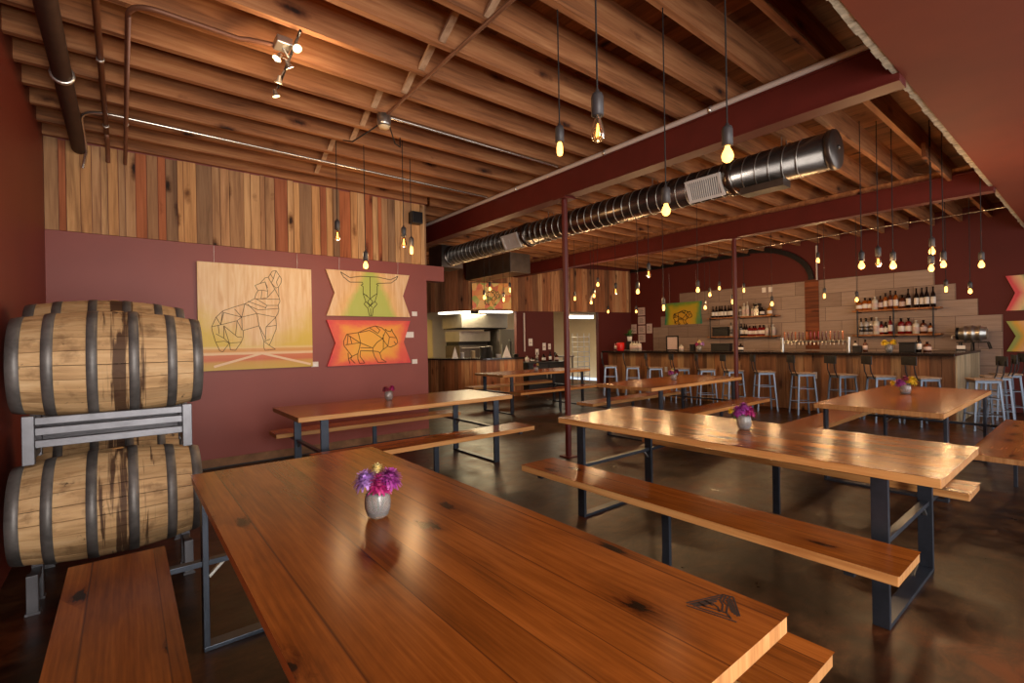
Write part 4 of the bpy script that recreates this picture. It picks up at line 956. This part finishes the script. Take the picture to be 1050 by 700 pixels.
for i,(p,k) in enumerate(((sc((7.729,7.39,2.302),.98),'tube'),(sc((8.007,7.166,2.21),.97),'small'),(sc((8.056,7.127,2.359),.955),'small'),(sc((8.127,7.071,2.606),.96),'globe'),(sc((8.432,6.826,2.454),.91),'edison'))):
    pendant(p,k,f'pendant bulb in front of the far planks, {ORD[i]} of five','pendant bulbs before the far planks')
for i,(p,k) in enumerate((((6.067,4.492,2.112),'small'),((6.2,4.386,2.38),'edison'),((6.368,4.249,1.857),'tube'),((6.776,3.922,2.121),'small'))):
    pendant(p,k,f'pendant bulb over the table between the columns, {ORD[i]} of four','pendant bulbs between the columns')
for i,(p,k) in enumerate((((6.207,1.686,2.149),'globe'),((6.347,1.573,2.182),'edison'),((6.472,1.473,2.143),'globe'),((6.793,1.216,2.105),'small'),((6.802,1.209,2.289),'globe'),((6.896,1.133,2.142),'small'))):
    if i==4: p=sc(p,1.03)
    pendant(p,k,'pendant bulb over the table near the stools, '+['leftmost of six','second from the left of six','third from the left of six','lower one of the overlapping pair','upper one of the overlapping pair','rightmost of six'][i],'pendant bulbs over the table near the stools')
pendant((7.823,.95,2.197),'globe','pendant bulb hanging alone in front of the dark red wall at right','pendant bulbs over the bar end')
for i,(p,k) in enumerate((((9.95,8.319,2.127),'small'),((9.95,7.424,2.075),'small'),((9.95,5.595,2.058),'globe'),((9.95,5.482,2.331),'globe'),((9.95,5.263,2.449),'small'),((9.95,4.984,2.135),'tube'),((9.95,4.739,2.354),'tube'),((9.95,4.193,2.04),'globe'),((9.95,3.373,2.779),'globe'),((9.95,3.278,2.116),'tube'),((9.95,2.781,2.011),'small'),((9.95,1.61,2.078),'tube'),((9.95,1.336,2.027),'small'))):
    pendant(p,k,f'pendant bulb over the bar, {ORD[i]} of the row','pendant bulbs over the bar')

# ================================================================== KITCHEN
def smooth(P,n=8):
    out=[]; Q=[P[0]]+P+[P[-1]]
    for i in range(1,len(Q)-2):
        for k in range(n):
            t=k/n; a=[]
            for c in range(2):
                p0,p1,p2,p3=Q[i-1][c],Q[i][c],Q[i+1][c],Q[i+2][c]
                a.append(.5*((2*p1)+(-p0+p2)*t+(2*p0-5*p1+4*p2-p3)*t*t+(-p0+3*p1-3*p2+p3)*t**3))
            out.append(tuple(a))
    out.append(P[-1]); return out
def curve_boards(P,z0,z1,th,seed):
    q=random.Random(seed); b=MB(); S=smooth(P)
    # resample into boards
    pts=[Vector(p) for p in S]; i=0; cur=pts[0]; 
    while i<len(pts)-1:
        w=q.choice((.09,.11,.13,.15)); acc=0; j=i; last=cur
        while j<len(pts)-1 and acc<w:
            seg=(pts[j+1]-last).length
            if acc+seg>=w: last=last+(pts[j+1]-last).normalized()*(w-acc); acc=w
            else: acc+=seg; last=pts[j+1]; j+=1
        d=(last-cur)
        if d.length>.02:
            nrm=Vector((d.y,-d.x)).normalized()*(th+q.uniform(-.004,.004)); e=d.normalized()*.0015
            a0,a1=cur+e,last-e; vs=[(a0.x,a0.y,z0),(a1.x,a1.y,z0),(a1.x+nrm.x,a1.y+nrm.y,z0),(a0.x+nrm.x,a0.y+nrm.y,z0)]; vs=vs+[(v[0],v[1],z1) for v in vs]
            b.add(vs,[(0,3,2,1),(4,5,6,7),(0,1,5,4),(1,2,6,5),(2,3,7,6),(3,0,4,7)])
        cur=last; i=j
    return b
KF=[(5.95,13.2),(6.42,11.75),(6.62,10.85),(7.05,10.25),(7.75,9.95),(8.32,10.10)]
struct(curve_boards(KF,2.19,3.45,.03,3).build('wall_cladding_kitchen',M['fascia']))
struct(curve_boards(KF,2.19,3.45,-.03,5).build('wall_kitchen_front',M['barred']))
KC=[(5.7,12.9),(6.2,11.5),(6.45,10.45),(6.95,9.82),(7.55,9.55),(7.98,9.5)]
kc=thing('kitchen_counter',(7.0,10.0,0),'curved kitchen counter faced with dark vertical boards','counter')
cb=curve_boards([(a-7,b-10) for a,b in KC],0.0,.935,-.03,9); cb.build('front_boards',M['kfront'],kc)
S=smooth([(a-7,b-10) for a,b in KC]); n=len(S); m=MB(); vs=[]
def off(i,d):
    a=Vector(S[max(i-1,0)]);b_=Vector(S[min(i+1,n-1)]); t=(b_-a).normalized(); nn=Vector((t.y,-t.x)); p=Vector(S[i])+nn*d; return p
for z in(.937,.975):
    for d in(.07,-.45):
        for i in range(n): p=off(i,d); vs.append((p.x,p.y,z))
fs=[]
for i in range(n-1):
    a=lambda L,i:L*n+i
    fs+=[(a(0,i),a(0,i+1),a(1,i+1),a(1,i)),(a(2,i),a(3,i),a(3,i+1),a(2,i+1)),(a(0,i),a(2,i),a(2,i+1),a(0,i+1)),(a(1,i),a(1,i+1),a(3,i+1),a(3,i))]
fs+=[(0,n,3*n,2*n),(n-1,3*n-1,4*n-1,2*n-1)] if False else [(0,n,3*n,2*n),(n-1,2*n-1+0,4*n-1,3*n-1)]
m.add(vs,fs); m.build('counter_top',M['counter'],kc)
MB().box(.97,1.0,-.48,.05,0,.936).build('end_panel',M['kfront'],kc)
hc=tag(MB().tube([(.16*math.cos(a*.5236)*(1+.0*a),0,.16*math.sin(a*.5236)) for a in range(13)],.02,8).tube([(.12*math.cos(a*.5236),.03,.12*math.sin(a*.5236)) for a in range(13)],.02,8).build('hose_coil',M['blackm'],recalc=False),'coiled dark hose hanging at the left end of the kitchen counter front','hose')
hc.location=(6.02,11.42,.5); hc.rotation_euler.z=-1.25
# hood, oven, fridge
hd=thing('exhaust_hood',(8.36,12.2,1.80),'big stainless exhaust hood hanging in the kitchen','exhaust hood')
MB().box(-.83,.83,-.55,.55,0,.44).build('hood_body',M['stainless'],hd,bevel=.006); MB().box(-.80,.80,-.52,.52,-.03,-.001).build('filter_bank',M['blackm'],hd); MB().box(-.835,.835,-.56,-.551,0,.03).build('hood_lip',M['stainless'],hd)
MB().box(-.6,.6,-.4,.4,.441,.97).build('hood_chase',M['duct2'],hd)
ov=thing('pizza_oven',(8.15,12.3,0),'stainless oven with a dark slot under the exhaust hood','oven')
MB().box(-.55,.55,-.4,.4,.05,1.0).build('oven_base',M['duct2'],ov); MB().box(-.55,.55,-.4,.4,1.001,1.28).build('oven_lower',M['duct2'],ov); MB().box(-.55,.55,-.4,.4,1.40,1.70).build('oven_upper',M['stainless'],ov); MB().box(-.52,.52,-.3,.4,1.281,1.399).build('oven_slot',M['black'],ov); MB().box(-.5,.5,-.44,-.42,1.20,1.225).build('oven_handle',M['seam'],ov)
for sx in(-.5,.5):
    for sy in(-.35,.35): MB().box(sx-.03,sx+.03,sy-.03,sy+.03,0,.049).build('oven_foot',M['blackm'],ov)
fg=thing('refrigerator',(9.25,12.0,0),'tall grey steel refrigerator at the right of the kitchen opening','refrigerator')
MB().box(-.42,.42,-.4,.4,.05,1.76).build('cabinet',M['duct2'],fg,bevel=.01); MB().box(-.41,.41,-.43,-.402,.08,1.74).build('door',plain('dull_grey_steel',srgb(112,104,92),.45,.6),fg); MB().box(-.38,-.36,-.47,-.432,.8,1.3).build('handle',M['seam'],fg)
for sx in(-.36,.36):
    for sy in(-.34,.34): MB().box(sx-.03,sx+.03,sy-.03,sy+.03,0,.049).build('foot',M['blackm'],fg)
pn=tag(MB().box(6.45,7.5,13.3,13.33,.0,2.1).build('steel_splash_panel',plain('yellow_steel_panel',srgb(206,176,110),.4,.3)),'yellowish steel wall panel at the left of the kitchen','panel')  # steel panel in an even yellow tone
for i,(x,y,l) in enumerate(((6.99,11.19,-1.137),(7.83,10.42,-.235))):
    f=thing('fluorescent_light',(x,y,2.235),['fluorescent ceiling light at the left of the kitchen opening','fluorescent ceiling light at the right of the kitchen opening'][i],'ceiling light',None,l)
    MB().box(-.46,.46,-.12,.12,0,.045).build('housing',M['white'],f); MB().box(-.45,.45,-.11,.11,-.075,-.001).build('diffuser',M['tube'],f); [MB().tube([(xx,0,.056),(xx,0,.495)],.006,6).build('hanger',M['seam'],f) for xx in(-.3,.3)]
f=thing('fluorescent_light',(11.2,10.45,2.15),'fluorescent light in the doorway behind the far wall','ceiling light',None,-.2)
MB().box(-.42,.42,-.12,.12,0,.05).build('housing',M['white'],f); MB().box(-.40,.40,-.11,.11,-.09,-.001).build('diffuser',M['tube'],f)
for xx in(-.3,.3): MB().tube([(xx,0,.05),(xx,0,.68)],.006,6).build('hanger',M['seam'],f)
# things along the kitchen counter
def cpos(t,d): 
    i=int(t*(n-1)); p=off(i,d); return (p.x+7,p.y+10,.9755)
def tent(t,w,h,label):
    p=cpos(t,-.12); r=thing('tent_card',p,label,'card',None,-.45)
    m=MB().add([(-w/2,-.03,0),(w/2,-.03,0),(0,0,h),(-w/2,.03,0),(w/2,.03,0)],[(0,1,2),(4,3,2),(0,3,4,1),(0,2,3),(1,4,2)]); m.build('folded_card',M['white'],r); MB().box(-w*.2,w*.2,-.0295,-.0285,.012,.02).build('print_line',M['duct2'],r)
tent(.40,.16,.30,'white pointed sign standing at the left of the kitchen counter'); tent(.80,.22,.32,'white triangular sign standing in the middle of the kitchen counter')
def can(t,r_,h,m,label,cat='canister'):
    p=cpos(t,-.14); o=thing('steel_canister',p,label,cat); MB().lathe([(0,0),(r_,0),(r_,h*.9),(r_*1.04,h*.9),(r_*1.04,h*.93),(0,h*.95)],16).build('can_body',M[m],o); MB().lathe([(0,h*.951),(.015,h*.951),(.018,h*1.0),(0,h*1.02)],10).build('lid_knob',M['blackm'],o)
can(.60,.085,.30,'stainless','tall steel canister on the kitchen counter, left of the pair'); can(.66,.085,.32,'stainless','tall steel canister on the kitchen counter, right of the pair')
can(.53,.06,.2,'cream','short cream canister on the kitchen counter beside the steel pair'); can(.46,.05,.16,'white','short white tub at the left end of the kitchen counter')
can(.87,.03,.46,'stainless','thin tall steel tube standing on the kitchen counter'); can(.74,.07,.10,'white','low white tub on the kitchen counter before the triangular sign'); can(.93,.07,.09,'duct2','low grey tub at the right end of the kitchen counter')
# doorway room: steel table and shelf
wt=thing('work_table',(10.35,11.0,0),'steel work table standing in the doorway behind the far wall','table',None,-.23)
MB().box(-.7,.7,-.3,.3,.86,.90).build('table_top',M['stainless'],wt)
for sx in(-.65,.65):
    for sy in(-.25,.25): MB().box(sx-.02,sx+.02,sy-.02,sy+.02,0,.859).build('leg',M['stainless'],wt)
MB().box(-.66,.66,-.27,.27,.38,.40).build('under_shelf',M['duct2'],wt)
cont('food_tray',(10.3,11.0,.901),.4,.2,.12,M['black'],'black tray on the steel work table in the doorway','tray')
wr=thing('wire_rack',(11.45,10.72,0),'white wire rack standing on the right inside the doorway','rack')
for k in range(9): MB().box(-.28,.28,-.12,.12,.2+.16*k,.212+.16*k).build('rack_shelf',M['white'],wr)
for sx in(-.27,.27):
    for sy in(-.11,.11): MB().tube([(sx,sy,0),(sx,sy,1.6)],.01,8).build('rack_post',M['stainless'],wr)
# dark service cabinet against the far wall
cbn=thing('service_cabinet',(8.75,9.55,0),'black service cabinet against the dark red far wall','cabinet',None,math.atan2(FD.y,FD.x))
MB().box(-.6,.6,-.25,.25,0,.80).build('cabinet_body',M['blackm'],cbn,bevel=.006); MB().box(-.62,.62,-.27,.27,.801,.83).build('cabinet_top',M['black'],cbn,bevel=.004)
for sx in(-.3,.3): d=MB().box(sx-.28,sx+.28,-.268,-.251,.06,.77).build('door',M['black'],cbn,bevel=.003); MB().box(sx*.2-.01,sx*.2+.01,-.285,-.269,.4,.5).build('handle',M['seam'],d)
for i,(s_,h,k,c) in enumerate(((-.5,.16,'squat','whitew'),(-.34,.12,'squat','dark'),(-.2,.24,'tall','clear'),(.0,.20,'squat','dark'),(.2,.26,'round','dark'),(.40,.2,'squat','brown'))):
    p=Vector((8.75,9.55,.831))+FD*s_; bottle(p.x,p.y,p.z,k,c,h,f'{words[c]} container, {ORD[i]} on the black service cabinet','containers on the service cabinet')
for i,(s_,z,w_,h) in enumerate(((.42,1.25,.12,.2),(.62,1.0,.1,.16),(.85,1.12,.1,.2),(1.02,1.14,.08,.16))):
    p=far(s_,.001,z); r=thing('wall_notice',p,f'white notice on the dark red far wall, {ORD[i]} of four','paper',None,math.atan2(FD.y,FD.x)); MB().box(-w_/2,w_/2,-.005,0,0,h).build('sheet',M['white'],r); MB().box(-w_*.3,w_*.3,-.0056,-.005,h*.4,h*.48).build('print_line',M['duct2'],r)
p=far(.22,.03,0); tag(MB().tube([(p[0],p[1],1.1),(p[0],p[1],2.15)],.025,10).build('wall_pipe',M['whitepipe']),'pale vertical pipe at the left end of the dark red far wall','pipe')

# ================================================================== LIGHT
def area(name,loc,rot,sx,sy,power,color):
    L=bpy.data.lights.new(name,'AREA'); L.shape='RECTANGLE'; L.size=sx; L.size_y=sy; L.energy=power; L.color=color
    o=bpy.data.objects.new(name,L); COL.objects.link(o); o.location=loc; o.rotation_euler=rot; return o
for i,(x0,x1) in enumerate(bays):
    if i==0: x1=1.15
    area('window_daylight',((x0+x1)/2,YF-.2,1.7),(PI/2,0,0),x1-x0,2.4,DAY*(1.2,.32,.2,.15)[i],(1.0,.93,.86))
def spotpoint(loc,power,color,rad=.05):
    L=bpy.data.lights.new('lamp_glow','POINT'); L.energy=power; L.color=color; L.shadow_soft_size=rad
    o=bpy.data.objects.new('lamp_glow',L); COL.objects.link(o); o.location=loc; return o
WARM=(1,.60,.28)
for o in list(bpy.data.objects):
    if o.get('category')=='pendant light':
        _l=spotpoint((o.location.x,o.location.y,o.location.z-.20),BULB*(.13 if o.get('group')=='pendant bulbs over the front tables' else 1),WARM,.03)
spotpoint((.9,3.4,3.2),TRACK,(1,.7,.42),.05)
area('kitchen_glow',(7.6,11.2,2.2),(0,0,0),1.6,1.2,KIT,(1,.80,.46))
area('doorway_glow',(10.7,11.2,2.36),(0,0,0),1.0,.5,KIT*.45,(1,.86,.6))
W=bpy.data.worlds.new('daylight'); SC.world=W; W.use_nodes=True
bg=W.node_tree.nodes['Background']; bg.inputs[0].default_value=(.75,.85,1,1); bg.inputs[1].default_value=1.0

# ================================================================== CAMERA
cam=bpy.data.cameras.new('camera'); co=bpy.data.objects.new('camera',cam); COL.objects.link(co)
cam.sensor_width=36; cam.lens=36*494.4/1050; cam.clip_start=.05; cam.clip_end=100
yaw,pitch,roll=math.radians(38.767),math.radians(-.0906),math.radians(-1.0068)
f=Vector((math.sin(yaw),math.cos(yaw),0)); r_=Vector((math.cos(yaw),-math.sin(yaw),0)); u=Vector((0,0,1))
f,u=f*math.cos(pitch)+u*math.sin(pitch),u*math.cos(pitch)-f*math.sin(pitch)
r_,u=r_*math.cos(roll)+u*math.sin(roll),u*math.cos(roll)-r_*math.sin(roll)
mt=Matrix((r_,u,-f)).transposed().to_4x4(); mt.translation=(0,0,1.4); co.matrix_world=mt
SC.camera=co
SC.view_settings.view_transform='Standard'; SC.view_settings.look='None'; SC.view_settings.gamma=1; SC.view_settings.exposure=EXPO
SC.view_settings.use_curve_mapping=False
SC.cycles.max_bounces=7; SC.cycles.diffuse_bounces=4; SC.cycles.glossy_bounces=4; SC.cycles.transmission_bounces=6
SC.cycles.caustics_reflective=False; SC.cycles.caustics_refractive=False
SC.cycles.sample_clamp_indirect=6; SC.cycles.use_denoising=True
